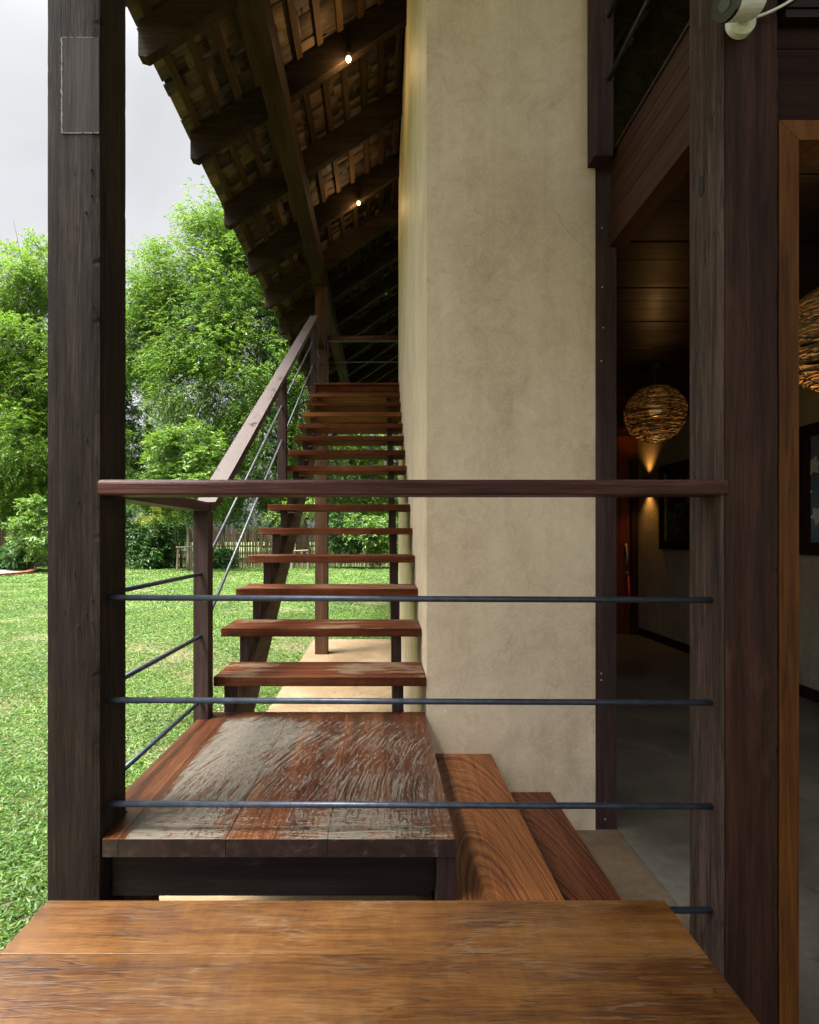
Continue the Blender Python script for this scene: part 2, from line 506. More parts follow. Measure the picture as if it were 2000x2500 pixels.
# bench top: orange-brown teak with flame figure, pale short flecks and a soft sheen
g = NT('bench_teak')
co = g.coords()
tcw = g.n('ShaderNodeTexCoord').outputs['Object']
st = g.mapping(co, (0.05, 1, 1))
fib = g.noise(st, 260, 6, 0.68, 0.5)
stk = g.noise(st, 24, 5, 0.62, 1.0)
blot = g.noise(g.mapping(co, (0.8, 1.1, 1)), 3.0, 5, 0.62, 0.5)
flame = g.noise(g.mapping(co, (1.9, 0.8, 1), (0, 0, 0), (0, 0, 0.55)), 10, 5, 0.62, 1.8)
f = g.math('ADD', g.math('ADD', g.math('MULTIPLY', fib, 0.34), g.math('MULTIPLY', stk, 0.26)), g.math('ADD', g.math('MULTIPLY', blot, 0.25), g.math('MULTIPLY', flame, 0.15)))
col = g.ramp(f, [(0.36, (0.026, 0.0080, 0.0018)), (0.45, (0.068, 0.0235, 0.0040)), (0.54, (0.122, 0.0490, 0.0080)), (0.64, (0.190, 0.086, 0.0185))])
fl = g.noise(g.mapping(co, (0.11, 1, 1), (0, 0, 0), (0, 0, 0.03)), 60, 2, 0.5, 0.35)
flm = g.math('MULTIPLY', g.mapr(g.math('ABSOLUTE', g.math('SUBTRACT', fl, 0.5)), 0.008, 0.05, 1, 0), g.mapr(g.noise(g.mapping(co, (0.5, 1, 1), (7, 3, 0)), 9, 4, 0.6), 0.46, 0.62, 0, 1))
col = g.mix(g.math('MULTIPLY', flm, 0.30), col, (.21, .165, .105))
ck = g.noise(g.mapping(co, (0.09, 1, 1), (5, 5, 0)), 40, 2, 0.5, 0.6)
ckm = g.math('MULTIPLY', g.mapr(g.math('ABSOLUTE', g.math('SUBTRACT', ck, 0.5)), 0.004, 0.026, 1, 0), g.mapr(blot, 0.42, 0.55, 1, 0.15))
col = g.mix(g.math('MULTIPLY', ckm, 0.8), col, (.03, .012, .006))
hvb = g.n('ShaderNodeHueSaturation'); g.l(g.math('MULTIPLY_ADD', g.rand(), 0.35, 0.75), hvb.inputs['Value']); g.l(col, hvb.inputs['Color']); col = hvb.outputs[0]
g.l(col, g.b.inputs['Base Color'])
g.l(g.mapr(g.math('ADD', g.math('MULTIPLY', blot, 0.6), g.math('MULTIPLY', fib, 0.4)), 0.35, 0.65, 0.30, 0.5), g.b.inputs['Roughness'])
g.b.inputs['Specular IOR Level'].default_value = 0.5
g.b.inputs['Coat Weight'].default_value = 0.5
g.b.inputs['Coat Roughness'].default_value = 0.16
g.bump(g.math('ADD', fib, g.math('SUBTRACT', stk, ckm)), 0.22, 0.003)
M['bench'] = g.m

# earth plaster
def plaster(name, a, b, c, rough=0.75, stretch=1.0, spec=0.3, bumpk=0.35):
    g = NT(name)
    co = g.coords(False)
    n1 = g.noise(g.mapping(co, (1, 1, 0.8)), 2.1, 7, 0.68, 0.4)
    n2 = g.noise(co, 10, 9, 0.78, 1.2)
    n3 = g.noise(g.mapping(co, (1, 1, 0.10)), 7, 4, 0.6)
    fibs = g.noise(co, 130, 3, 0.7, 1.8)
    f = g.math('ADD', g.math('MULTIPLY', n1, 0.34), g.math('ADD', g.math('MULTIPLY', n2, 0.28), g.math('ADD', g.math('MULTIPLY', n3, 0.16), g.math('MULTIPLY', fibs, 0.22))))
    col = g.ramp(f, [(0.40, a), (0.5, b), (0.60, c)])
    straw = g.mapr(g.noise(g.mapping(co, (1, 1, 1), (0, 0, 0), (0.5, 0.9, 0.3)), 85, 1, 0.4, 2.6), 0.66, 0.72, 0, 0.35)
    col = g.mix(straw, col, tuple(min(1, x * 1.35) for x in c))
    dots = g.n('ShaderNodeTexVoronoi'); dots.inputs['Scale'].default_value = 7.0; g.l(co, dots.inputs['Vector'])
    pit = g.math('MULTIPLY', g.mapr(dots.outputs['Distance'], 0.012, 0.022, 1, 0), 0.7)
    col = g.mix(pit, col, tuple(x * 0.25 for x in a))
    # hairline cracks, few and short
    cr = g.n('ShaderNodeTexVoronoi', feature='DISTANCE_TO_EDGE'); cr.inputs['Scale'].default_value = 0.9
    wob = g.n('ShaderNodeTexNoise'); wob.inputs['Scale'].default_value = 4; g.l(co, wob.inputs['Vector'])
    g.l(g.vmath('ADD', co, g.vmath('MULTIPLY', wob.outputs['Color'], (0.12, 0.12, 0.12))), cr.inputs['Vector'])
    crm = g.math('MULTIPLY', g.mapr(cr.outputs['Distance'], 0.0, 0.0022, 1, 0), g.mapr(g.noise(co, 1.9, 2), 0.54, 0.64, 0, 0.42))
    col = g.mix(crm, col, tuple(x * 0.45 for x in a))
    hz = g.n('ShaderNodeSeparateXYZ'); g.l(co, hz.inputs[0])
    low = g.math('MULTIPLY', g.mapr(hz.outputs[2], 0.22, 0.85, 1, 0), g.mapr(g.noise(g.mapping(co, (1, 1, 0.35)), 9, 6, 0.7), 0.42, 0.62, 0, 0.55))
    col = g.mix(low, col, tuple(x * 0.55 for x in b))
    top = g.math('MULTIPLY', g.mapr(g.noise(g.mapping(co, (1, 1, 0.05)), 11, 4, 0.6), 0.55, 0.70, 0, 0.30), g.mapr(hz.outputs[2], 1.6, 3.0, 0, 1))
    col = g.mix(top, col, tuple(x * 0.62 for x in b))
    g.l(col, g.b.inputs['Base Color'])
    g.l(g.mapr(n2, 0.3, 0.7, rough - 0.1, rough + 0.1), g.b.inputs['Roughness'])
    g.b.inputs['Specular IOR Level'].default_value = spec
    g.bump(g.math('ADD', g.math('MULTIPLY', n2, 1.0), g.math('ADD', g.math('MULTIPLY', fibs, 0.5), g.math('MULTIPLY', n1, 2.0))), bumpk, 0.006)
    return g.m
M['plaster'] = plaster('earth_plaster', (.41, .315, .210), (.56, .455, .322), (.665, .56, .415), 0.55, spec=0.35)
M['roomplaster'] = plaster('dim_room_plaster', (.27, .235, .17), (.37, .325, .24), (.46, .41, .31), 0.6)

# concrete sheets
def concrete(name, a, b, c, rough, sc=1.0, spec=0.3):
    g = NT(name)
    co = g.coords(False)
    n1 = g.noise(co, 1.6 * sc, 6, 0.65, 0.5)
    n2 = g.noise(co, 24 * sc, 5, 0.7)
    f = g.math('ADD', g.math('MULTIPLY', n1, 0.68), g.math('MULTIPLY', n2, 0.32))
    col = g.ramp(f, [(0.38, a), (0.5, b), (0.62, c)])
    spots = g.mapr(g.noise(co, 3.5, 4, 0.6, 1.0), 0.66, 0.69, 0, 0.6)
    col = g.mix(spots, col, tuple(x * 0.6 for x in a))
    g.l(col, g.b.inputs['Base Color'])
    g.l(g.mapr(n1, 0.3, 0.7, rough - 0.1, rough + 0.1), g.b.inputs['Roughness'])
    g.b.inputs['Specular IOR Level'].default_value = spec
    g.bump(g.math('ADD', n2, n1), 0.15, 0.004)
    return g.m
M['slab'] = concrete('tan_concrete', (0.1148, 0.0754, 0.0377), (0.1681, 0.1164, 0.0623), (0.2214, 0.1640, 0.0968), 0.7)
M['floor'] = concrete('tan_floor_screed', (0.0680, 0.0448, 0.0256), (0.1080, 0.0752, 0.0448), (0.1520, 0.1120, 0.0720), 0.55)
M['greyfloor'] = concrete('grey_polished_screed', (.066, .060, .047), (.108, .100, .080), (.155, .144, .118), 0.45, spec=0.3)

# leaves
def leaf(name, c0, c1, c2, trans=0.42, hue=0.0, rough=0.45):
    g = NT(name)
    geo = g.n('ShaderNodeNewGeometry')
    tc = g.n('ShaderNodeTexCoord').outputs['Object']
    clump = g.noise(tc, 0.7, 3, 0.6)
    f = g.math('ADD', g.math('MULTIPLY', geo.outputs['Random Per Island'], 0.6), g.math('MULTIPLY', g.mapr(clump, 0.3, 0.7), 0.4))
    col = g.ramp(f, [(0.08, c0), (0.5, c1), (0.92, c2)])
    g.l(col, g.b.inputs['Base Color'])
    g.b.inputs['Roughness'].default_value = rough
    g.b.inputs['Specular IOR Level'].default_value = 0.35
    tr = g.n('ShaderNodeBsdfTranslucent')
    g.l(g.mix(1.0, col, (1.25, 1.25, 0.6), 'MULTIPLY'), tr.inputs['Color'])
    mx = g.n('ShaderNodeMixShader'); mx.inputs[0].default_value = trans
    g.l(g.b.outputs[0], mx.inputs[1]); g.l(tr.outputs[0], mx.inputs[2])
    g.l(mx.outputs[0], g.out.inputs['Surface'])
    return g.m
M['leaf'] = leaf('feathery_leaf', (.045, .105, .020), (.112, .218, .037), (.23, .34, .074))
M['leafbright'] = leaf('bright_leaf', (.055, .120, .021), (.132, .245, .037), (.245, .36, .075), 0.45)
M['leafdark'] = leaf('dark_leaf', (.022, .062, .016), (.045, .11, .026), (.085, .18, .04), 0.25)
M['leafmango'] = leaf('young_broad_leaf', (.06, .13, .026), (.125, .23, .046), (.21, .31, .075), 0.35)
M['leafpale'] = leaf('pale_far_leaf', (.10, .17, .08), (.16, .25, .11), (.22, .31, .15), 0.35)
M['leaforange'] = leaf('orange_tinged_leaf', (.08, .15, .02), (.19, .25, .03), (.34, .22, .03), 0.35)
M['grass'] = leaf('lawn_blade', (.022, .063, .011), (.080, .168, .026), (.175, .270, .058), 0.3, rough=0.5)
M['drygrass'] = leaf('dry_blade', (.16, .11, .05), (.27, .19, .10), (.38, .29, .17), 0.2)
M['bark'] = wood('tree_bark', (.05, .035, .025), (.11, .085, .065), (.18, .15, .12), 'Z', (0.8, 0.95), fine=20, bump=0.8, var=0.2)
M['palebark'] = wood('pale_bark', (.16, .13, .095), (.27, .23, .17), (.36, .32, .25), 'Z', (0.8, 0.95), fine=20, bump=0.5, var=0.15)
M['bamboo'] = wood('bamboo_slat', (.055, .036, .02), (.13, .088, .05), (.22, .165, .10), 'Z', (0.6, 0.85), fine=30, var=0.1)
M['brick'] = plain('red_brick_edging', (.26, .085, .045), 0.85, mottle=0.4, scale=8)
M['gravel'] = plain('grey_gravel', (.32, .31, .29), 0.9, mottle=0.45, scale=14)
M['ribbon'] = plain('red_ribbon', (.55, .04, .06), 0.6)

# soil under the lawn
g = NT('lawn_soil')
co = g.coords(False)
n1 = g.noise(co, 0.55, 5, 0.6); n2 = g.noise(co, 30, 5, 0.7); n3 = g.noise(co, 4.0, 4, 0.6)
soil = g.ramp(n2, [(0.3, (.035, .03, .014)), (0.5, (.085, .075, .03)), (0.7, (.16, .13, .065))])
green = g.ramp(n2, [(0.3, (.03, .075, .010)), (0.5, (.07, .155, .020)), (0.7, (.13, .24, .04))])
sy = g.n('ShaderNodeSeparateXYZ'); g.l(co, sy.inputs[0])
far = g.mapr(sy.outputs[1], 4, 16, 0.25, 0.75)
g.l(g.mix(g.math('MULTIPLY', far, g.mapr(g.math('ADD', g.math('MULTIPLY', n1, 0.5), g.math('MULTIPLY', n3, 0.5)), 0.42, 0.55, 1, 0.35)), soil, green), g.b.inputs['Base Color'])
g.b.inputs['Roughness'].default_value = 0.95
g.bump(n2, 0.6, 0.03)
M['soil'] = g.m

# ================================================================== ground and floors
GZ = -0.27
bm = bmesh.new()
bmesh.ops.create_grid(bm, x_segments=60, y_segments=60, size=1.0)
for v in bm.verts:
    v.co.x = v.co.x * 90; v.co.y = v.co.y * 90 + 60
    v.co.z = GZ
tag(obj('ground', bm, M['soil']), kind='structure')
tag(obj('path', box(-1.04, 0.22, 1.36, 7.93, -0.40, -0.25, 0.006), M['slab']), kind='structure')
tag(obj('floor', box(-0.9, 1.056, -3.0, 1.352, -0.4, 0.0, 0.0), M['floor']), kind='structure')
tag(obj('floor', box(0.24, 1.056, 1.354, 2.36, -0.4, 0.0, 0.0), M['floor']), kind='structure')
tag(obj('floor', box(1.058, 7.0, -3.0, 7.2, -0.4, 0.003, 0.0), M['greyfloor']), kind='structure')

# ================================================================== plaster wall block
WX0, WX1, WY0, WY1 = 0.20, 0.961, 2.33, 6.32
SL = 0.67
def roof_h(x):                                # underside of the rafters
    return EYE + 3.52 + SL * (x + 0.82)
bm = prism([(WX0, -0.25), (WX1, -0.25), (WX1, roof_h(WX1) + 0.15), (WX0, roof_h(WX0) + 0.15)], 'y', WY0, WY1)
bmesh.ops.bevel(bm, geom=[e for e in bm.edges if abs((e.verts[0].co - e.verts[1].co).z) > 2], offset=0.003, segments=2, affect='EDGES')
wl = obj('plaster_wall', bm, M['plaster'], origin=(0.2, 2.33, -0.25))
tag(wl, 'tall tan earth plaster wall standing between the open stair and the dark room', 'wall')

# jamb at the wall's right edge, with pale plugs
jr = thing('door_jamb', 'dark timber jamb with pale wood plugs running up the right edge of the plaster wall', 'jamb', (1.0, 2.34, 0))
obj('upright', box(WX1 + 0.001, 1.057, 2.335, 2.46, 0.0, EYE + 1.66, 0.002), M['jambZ'], jr)
pl = bmesh.new()
for (dx, dy) in ((1267, 480), (1268, 605), (1270, 690), (1266, 1418), (1266, 1432), (1274, 1690), (1274, 1725), (1266, 760)):
    x, z = P(dx, dy, 2.335)
    tube([(x, 2.3335, z), (x, 2.34, z)], 0.0038, 8, pl)
tag(obj('wood_plug', pl, M['nail'], jr), kind='stuff')

# ================================================================== the two big veranda posts
PY0, PY1 = 1.372, 1.514
lp = thing('timber_post', 'weathered dark square timber post with a patched top, standing on the garden side', 'post', (-0.816, 1.443, -0.25), 'veranda posts')
obj('shaft', rough_post(-0.889, -0.746, PY0, PY1, -0.25, 3.4, 0.0010, 3.0, 300, 6, 0.0055), M['postZ'], lp)
x0, z0 = P(131, 281, PY0); x1, z1 = P(205, 80, PY0)
obj('patch', box(x0, -0.748, PY0 - 0.0016, PY0 + 0.004, z0, z1, 0.0008), M['patchwood'], lp)
pu = bmesh.new()
def putty_strip(p, q, across, w0, seed_, gaps=0.0):
    n_ = 70
    p, q, across = Vector(p), Vector(q), Vector(across)
    prev = None
    for k in range(n_ + 1):
        t = k / n_
        c_ = p.lerp(q, t)
        wa = w0 * (0.75 + 0.9 * mnoise.noise(Vector((seed_, t * 17, 0))) + 0.5 * mnoise.noise(Vector((seed_, t * 60, 3))))
        wb_ = w0 * (0.55 + 0.8 * mnoise.noise(Vector((seed_ + 5, t * 23, 0))))
        cur = (pu.verts.new(c_ - across * max(wa, 0.0004)), pu.verts.new(c_ + across * max(wb_, 0.0004)))
        if prev and mnoise.noise(Vector((seed_, t * 11, 9))) > gaps - 0.5:
            pu.faces.new([prev[0], cur[0], cur[1], prev[1]])
        prev = cur
yp = PY0 - 0.0021
putty_strip((x0, yp, z0), (x0, yp, z1), (1, 0, 0), 0.0026, 1.0, -0.3)
putty_strip((x0, yp, z0), (-0.7495, yp, z0), (0, 0, 1), 0.0019, 4.0, 0.05)
putty_strip((x0, yp, z1), (-0.765, yp, z1), (0, 0, 1), 0.0008, 8.0, 0.35)
obj('putty_line', pu, M['putty'], lp)
ho = bmesh.new()
for (dx, dy) in ((193, 357), (193, 412), (181, 447), (196, 645), (182, 925), (165, 1055), (193, 1310), (194, 1262), (137, 1288), (166, 1318), (182, 1290), (173, 1395), (157, 1205)):
    x, z = P(dx, dy, PY0)
    r = random.uniform(0.0018, 0.0038)
    tube([(x, PY0 - 0.004, z), (x, PY0 + 0.003, z)], r, 7, ho)
tag(obj('nail_hole', ho, M['darkhole'], lp), kind='stuff')

RPX0, RPX1 = 0.908, 1.051
rp = thing('timber_post', 'dark brown square timber post at the corner of the room, carrying the security camera', 'post', (0.98, 1.443, 0), 'veranda posts')
obj('shaft', rough_post(RPX0, RPX1, PY0, PY1, 0.0, 3.4, 0.0008, 9.0, 260, 6, 0.003), M['postR'] if 'postR' in M else M['lackZ'], rp)
obj('side_face', rough_post(RPX0 - 0.012, RPX0 + 0.0035, PY0 + 0.002, PY1 + 0.001, 0.0, 3.4, 0.0008, 17.0, 260, 4, 0.003), M['sideZ'], rp)  # layer gives the post's left face a paler tone than its front
sc = bmesh.new()
x, z = P(1485, 168, 1.44)
kn = tube([(RPX0 - 0.0145, 1.452, 2.30), (RPX0 - 0.0105, 1.452, 2.30)], 0.011, 12)
for v in kn.verts:
    v.co.z = 2.30 + (v.co.z - 2.30) * 2.6
obj('knot', kn, M['darkhole'], rp)

# ================================================================== front railing between the two posts
def rod_between(a, b, r, mat, parent, name='rod'):
    return obj(name, tube([a, b], r, 12), mat, parent, smooth=True)

fr = thing('veranda_railing', 'level railing of a red-brown handrail and four dark rods between the two big posts', 'railing', (0.08, 1.44, 0))
RZ0, RZ1 = EYE + 0.110, EYE + 0.151
bm = prism([(1.366, RZ0 + 0.004), (1.370, RZ0), (1.456, RZ0), (1.460, RZ0 + 0.004), (1.460, RZ1 - 0.009), (1.452, RZ1), (1.374, RZ1), (1.366, RZ1 - 0.009)], 'x', -0.750, 0.9135)
bmesh.ops.bevel(bm, geom=[e for e in bm.edges if abs((e.verts[0].co - e.verts[1].co).x) > 1], offset=0.0015, segments=2, affect='EDGES')
obj('handrail', bm, M['railX'], fr)
for k, h in enumerate((-0.170, -0.449, -0.731, -1.014)):
    rod_between((-0.76, 1.410, EYE + h + 0.004), (0.915, 1.410, EYE + h - 0.003), 0.0082, M['rod'], fr)

# ================================================================== lower landing
ld = thing('stair_landing', 'low landing of scuffed wide boards at the foot of the stair beside the garden post', 'landing', (-0.3, 1.38, -0.25))
LT = EYE - 0.803
LY0, LY1 = 1.375, 2.373
edges = [-0.81, -0.715, -0.43, -0.16, 0.197]
edges = [-0.812, -0.700, -0.415, -0.145, 0.197]
for i in range(4):
    a, b = edges[i], edges[i + 1] - 0.0012
    if i == 0:
        bm = prism([(-0.7425, LY0), (b, LY0), (b, LY1), (a, LY1), (a, PY1 + 0.003), (-0.7425, PY1 + 0.003)], 'z', LT - 0.048, LT, 0.0008)
    else:
        bm = box(a, b, LY0, LY1, LT - 0.048, LT, 0.0008)
    for v in bm.verts:
        pass
    obj('deck_board', bm, M['landing'], ld, origin=(0, LY0, LT))
nh = bmesh.new()
for xx in (-0.755, -0.62, -0.48, -0.36, -0.22, -0.08, 0.06, 0.15):
    for yy in (1.435, 2.30):
        q = (xx + random.uniform(-.012, .012), yy + random.uniform(-.008, .008))
        if xx < -0.7 and yy < 1.6: continue
        tube([(q[0], q[1], LT - 0.002), (q[0], q[1], LT + 0.0006)], 0.0052, 10, nh)
tag(obj('nail_head', nh, M['rodlight'], ld), kind='stuff')
x0, _ = P(268, 1800, 1.42); x1, _ = P(917, 1800, 1.42)
bz0, bz1 = EYE - 0.985, LT - 0.049
bm = prism([(-0.74, bz0), (0.128, bz0), (0.145, bz0 + 0.022), (0.145, bz1), (-0.74, bz1)], 'y', 1.42, 1.48, 0.002)
obj('front_beam', bm, M['beamX'], ld)
bm = prism([(-0.74, bz0), (0.145, bz0), (0.145, bz1), (-0.74, bz1)], 'y', 2.27, 2.33, 0.002)
obj('rear_beam', bm, M['beamX'], ld)
for (x, y) in ((0.147, 1.385), (0.147, 2.26)):
    obj('leg', box(x, x + 0.05, y, y + 0.07, -0.25, LT - 0.049, 0.003), M['jambZ'], ld)
obj('leg', box(-0.742, -0.67, 1.487, 1.56, -0.25, LT - 0.049, 0.003), M['jambZ'], ld)
obj('side_beam', box(-0.80, -0.744, 1.57, 2.26, bz0, bz1, 0.003), M['beamY'], ld)

# two side steps of cathedral-grained boards down to the floor
s1 = thing('side_step', 'upper orange-brown side step board tucked under the landing edge', 'step', (0.34, 1.85, 0), 'side steps')
obj('board', box(0.15, 0.490, 1.36, 2.328, EYE - 0.975 - 0.035, EYE - 0.975, 0.003), M['stepY'], s1, origin=(0.30, 1.15, EYE - 0.975))
obj('support', box(0.25, 0.44, 1.42, 1.48, 0.0, EYE - 0.975 - 0.036, 0.003), M['beamX'], s1)
obj('support', box(0.25, 0.44, 2.2, 2.26, 0.0, EYE - 0.975 - 0.036, 0.003), M['beamX'], s1)
s2 = thing('side_step', 'lower and darker side step board, nearest the floor', 'step', (0.6, 1.85, 0), 'side steps')
obj('board', box(0.445, 0.757, 1.36, 2.328, EYE - 1.147 - 0.035, EYE - 1.147, 0.003), M['step2Y'], s2, origin=(0.545, 1.25, EYE - 1.147))
obj('support', box(0.50, 0.70, 1.42, 1.48, 0.0, EYE - 1.147 - 0.036, 0.003), M['beamX'], s2)
obj('support', box(0.50, 0.70, 2.2, 2.26, 0.0, EYE - 1.147 - 0.036, 0.003), M['beamX'], s2)

# ================================================================== foreground bench
bn = thing('wooden_bench', 'broad orange-brown plank bench in front of the railing, with satin sheen', 'bench', (-0.06, 1.0, 0))
BT = EYE - 0.86
for i, (a, b) in enumerate(((1.0688, 1.225), (0.85, 1.068), (0.64, 0.8492))):
    obj('seat_board', box(-0.789, 0.667, a, b, BT - 0.045, BT, 0.0012), M['bench'], bn, origin=(-0.06, a, BT))
for (x, y) in ((-0.70, 0.72), (-0.70, 1.10), (0.51, 0.72), (0.51, 1.10)):
    obj('leg', box(x, x + 0.07, y, y + 0.07, 0.0, BT - 0.046, 0.003), M['jambZ'], bn)
obj('apron', box(-0.62, 0.50, 1.12, 1.15, BT - 0.13, BT - 0.046, 0.003), M['beamX'], bn)

# ================================================================== open staircase
E, RISE, Z1 = 0.265, 0.1718, EYE - 0.631
st = thing('open_staircase', 'open-riser wooden staircase climbing beside the plaster wall to the upper deck', 'staircase', (-0.3, 2.33, -0.25))
for k in range(14):
    y = 8.78 * E + k * E
    z = Z1 + k * RISE
    xl = -0.758 if k == 0 else -0.806
    mat = M['orangeX'] if k in (11, 13) else M['treadX']
    obj('tread', box(xl, 0.198, y, y + 0.285, z - 0.042, z, 0.003), mat, st, origin=(-0.3, y, z))
def stair_z(y):                                # tread nosing line
    return Z1 + (y - 8.78 * E) / E * RISE
for sx0, sx1 in ((-0.735, -0.665), (0.052, 0.098)):
    y0, y1 = 2.40, 6.22
    s = obj('stringer', prism([(y0, stair_z(y0) - 0.235), (y0 - 0.12, stair_z(y0) - 0.50), (y0 + 0.02, stair_z(y0) - 0.52), (y1, stair_z(y1) - 0.43), (y1, stair_z(y1) - 0.235)], 'x', sx0, sx1, 0.003), M['strZ'], st)
    cx0, cx1 = (-0.728, -0.688) if sx0 < 0 else (0.0545, 0.0955)
    for k in range(14):
        y = 8.78 * E + k * E + 0.075
        z = Z1 + k * RISE - 0.0425
        obj('cleat', box(cx0 - 0.004, cx1 + 0.004, y, y + 0.05, z - 0.215, z, 0.002), M['jambZ'], s)

# stair railing
sr = thing('stair_railing', 'sloping handrail with steel rods and square balusters on the open side of the stair', 'railing', (-0.795, 2.3, -0.25))
def rail_top(y):
    return EYE + 0.153 + 0.6525 * (y - 2.335)
NX0, NX1 = -0.829, -0.763
obj('newel', box(NX0, NX1, 2.273, 2.340, 0.12, EYE + 0.112, 0.003), M['jambZ'], sr)
obj('baluster', box(NX0, NX1, 4.11, 4.172, EYE + 0.36, rail_top(4.11) - 0.045, 0.003), M['jambZ'], sr)
obj('newel', box(NX0, NX1, 5.985, 6.05, EYE + 1.40, rail_top(5.985) - 0.04, 0.003), M['jambZ'], sr)
bm = prism([(2.272, EYE + 0.110), (2.40, EYE + 0.126 + 0.02), (6.06, rail_top(6.06) - 0.05), (6.06, rail_top(6.06)), (2.335, rail_top(2.335)), (2.272, EYE + 0.153)], 'x', -0.842, -0.750, 0.004)
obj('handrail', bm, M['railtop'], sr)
for h4 in (1.036, 0.763):
    def zz(y): return EYE + h4 + 0.652 * (y - 4.11)
    rod_between((-0.796, 2.335, zz(2.335)), (-0.796, 4.115, zz(4.115)), 0.0075, M['rodlight'], sr)
    rod_between((-0.796, 4.165, zz(4.165)), (-0.796, 5.99, zz(5.99)), 0.0075, M['rodlight'], sr)

# side railing from the left post to the lower newel
sd = thing('landing_side_railing', 'short railing with three dark rods along the garden edge of the landing', 'railing', (-0.80, 1.9, 0.5))
obj('handrail', box(-0.842, -0.755, PY1 - 0.004, 2.2715, RZ0, RZ1 - 0.001, 0.003), M['railY'], sd)
for h in (-0.165, -0.437, -0.720):
    rod_between((-0.800, PY1 - 0.003, EYE + h), (-0.796, 2.275, EYE + h), 0.0082, M['rod'], sd)

# ================================================================== upper deck, column and beams
ud = thing('upper_deck', 'upper wooden deck where the stair arrives under the roof', 'deck', (-0.3, 6.0, 1.5))
DZ = Z1 + 14 * RISE
obj('nosing_board', box(-0.776, 0.198, 5.975, 6.13, DZ - 0.022, DZ, 0.002), M['orangeX'], ud)
obj('riser_board', box(-0.752, 0.198, 6.005, 6.03, DZ - 0.20, DZ - 0.023, 0.002), M['treadX'], ud)
for i in range(14):
    y = 6.132 + i * 0.142
    obj('deck_board', box(-0.88 if not 6.75 < y < 7.2 else -0.715, 0.199 if y < 6.33 else 3.0, y, y + 0.140, DZ - 0.03, DZ - 0.001, 0.002), M['treadX'], ud)
for y in (6.35, 7.1, 7.95):
    obj('joist', box(-0.70, 0.198 if y < 6.36 else 3.0, y, y + 0.07, DZ - 0.19, DZ - 0.031, 0.002), M['beamX'], ud)
CX0, CX1 = -0.897, -0.727
cl = thing('roof_column', 'reddish square timber column rising from the concrete path through the upper deck to the roof beam', 'column', (-0.81, 6.98, -0.25))
obj('shaft', rough_post(CX0, CX1, 6.90, 7.07, -0.25, EYE + 3.33, 0.002, 21.0, 140, 4, 0.004), M['colZ'], cl)
ur = thing('deck_railing', 'dark railing with thin rods closing the upper deck beside the roof column', 'railing', (0, 7.0, DZ))
obj('handrail', box(-0.726, 2.6, 6.96, 7.04, EYE + 2.64, EYE + 2.70, 0.003), M['railX'], ur)
obj('side_handrail', box(-0.842, -0.756, 6.062, 6.899, EYE + 2.50, EYE + 2.56, 0.003), M['railY'], ur)
rod_between((-0.73, 7.0, EYE + 2.357), (2.6, 7.0, EYE + 2.357), 0.0075, M['rod'], ur)
rod_between((-0.73, 7.0, EYE + 2.06), (2.6, 7.0, EYE + 2.06), 0.0075, M['rod'], ur)
rod_between((-0.80, 6.045, EYE + 2.28), (-0.80, 6.905, EYE + 2.28), 0.0075, M['rodlight'], ur)
rod_between((-0.80, 6.045, EYE + 2.00), (-0.80, 6.905, EYE + 2.00), 0.0075, M['rodlight'], ur)

# ================================================================== the roof
rf = thing('shingled_roof', 'steep timber roof with dark rafters, thin battens and wooden shakes seen from below', 'roof', (-0.8, 6, EYE + 3.5))
RY0, RY1 = -2.9, 16.0
XE, XR = -1.54, 3.3
RD = 0.25                                     # rafter depth
rb = prism([(XE - 0.015, roof_h(XE) + 0.03), (XE + 0.035, roof_h(XE + 0.035) - 0.008), (XR, roof_h(XR)), (XR, roof_h(XR) + RD), (XE - 0.015, roof_h(XE) + RD)], 'y', 0.0, 0.065, 0.003)
yr = [2.4 + 0.9 * k for k in range(-6, 16)]
first = obj('rafter', rb, M['rafter'], rf, origin=(0, 0, EYE + 3.5))
first.location.y += yr[0]
for y in yr[1:]:
    c = first.copy(); COL.objects.link(c); c.parent = rf
    c.location = Vector(first.location) + Vector((0, y - yr[0], 0))
obj('roof_beam', box(-0.90, -0.742, -2.9, 15.1, EYE + 3.33, roof_h(-0.82) + 0.04, 0.004), M['beamY'], rf)
bt = None
for k in range(29):
    x = XE + 0.03 + k * 0.165
    if x > XR: break
    z = roof_h(x) + RD + 0.001
    b = prism([(x, z), (x + 0.045, z + 0.045 * SL), (x + 0.045 - 0.022, z + 0.045 * SL + 0.033), (x - 0.022, z + 0.033)], 'y', RY0 - 0.1, RY1, 0.0)
    obj('batten', b, M['batten'], rf)
# shakes: split boards laid in lapped rows over the battens
g = NT('split_shakes')
co = g.coords(False)
geo = g.n('ShaderNodeNewGeometry')
sh = g.noise(g.mapping(g.vmath('ADD', co, g.vmath('MULTIPLY', g.n('ShaderNodeCombineXYZ').outputs[0], (1, 1, 1))), (0.10, 1, 0.10)), 38, 5, 0.65, 0.9)
sh2 = g.noise(g.mapping(co, (0.4, 1, 0.4)), 6, 4, 0.6)
f = g.math('ADD', g.math('MULTIPLY', sh, 0.5), g.math('ADD', g.math('MULTIPLY', sh2, 0.25), g.math('MULTIPLY', geo.outputs['Random Per Island'], 0.25)))
g.l(g.ramp(f, [(0.34, (.009, .006, .0035)), (0.45, (.044, .026, .0125)), (0.58, (.096, .060, .029)), (0.72, (.155, .105, .056))]), g.b.inputs['Base Color'])
g.b.inputs['Roughness'].default_value = 0.85
g.bump(sh, 0.7, 0.01)
M['shake'] = g.m
rng = np.random.default_rng(3)
V, Q = [], []
nrow = 15
ux, uz = 1 / math.hypot(1, SL), SL / math.hypot(1, SL)
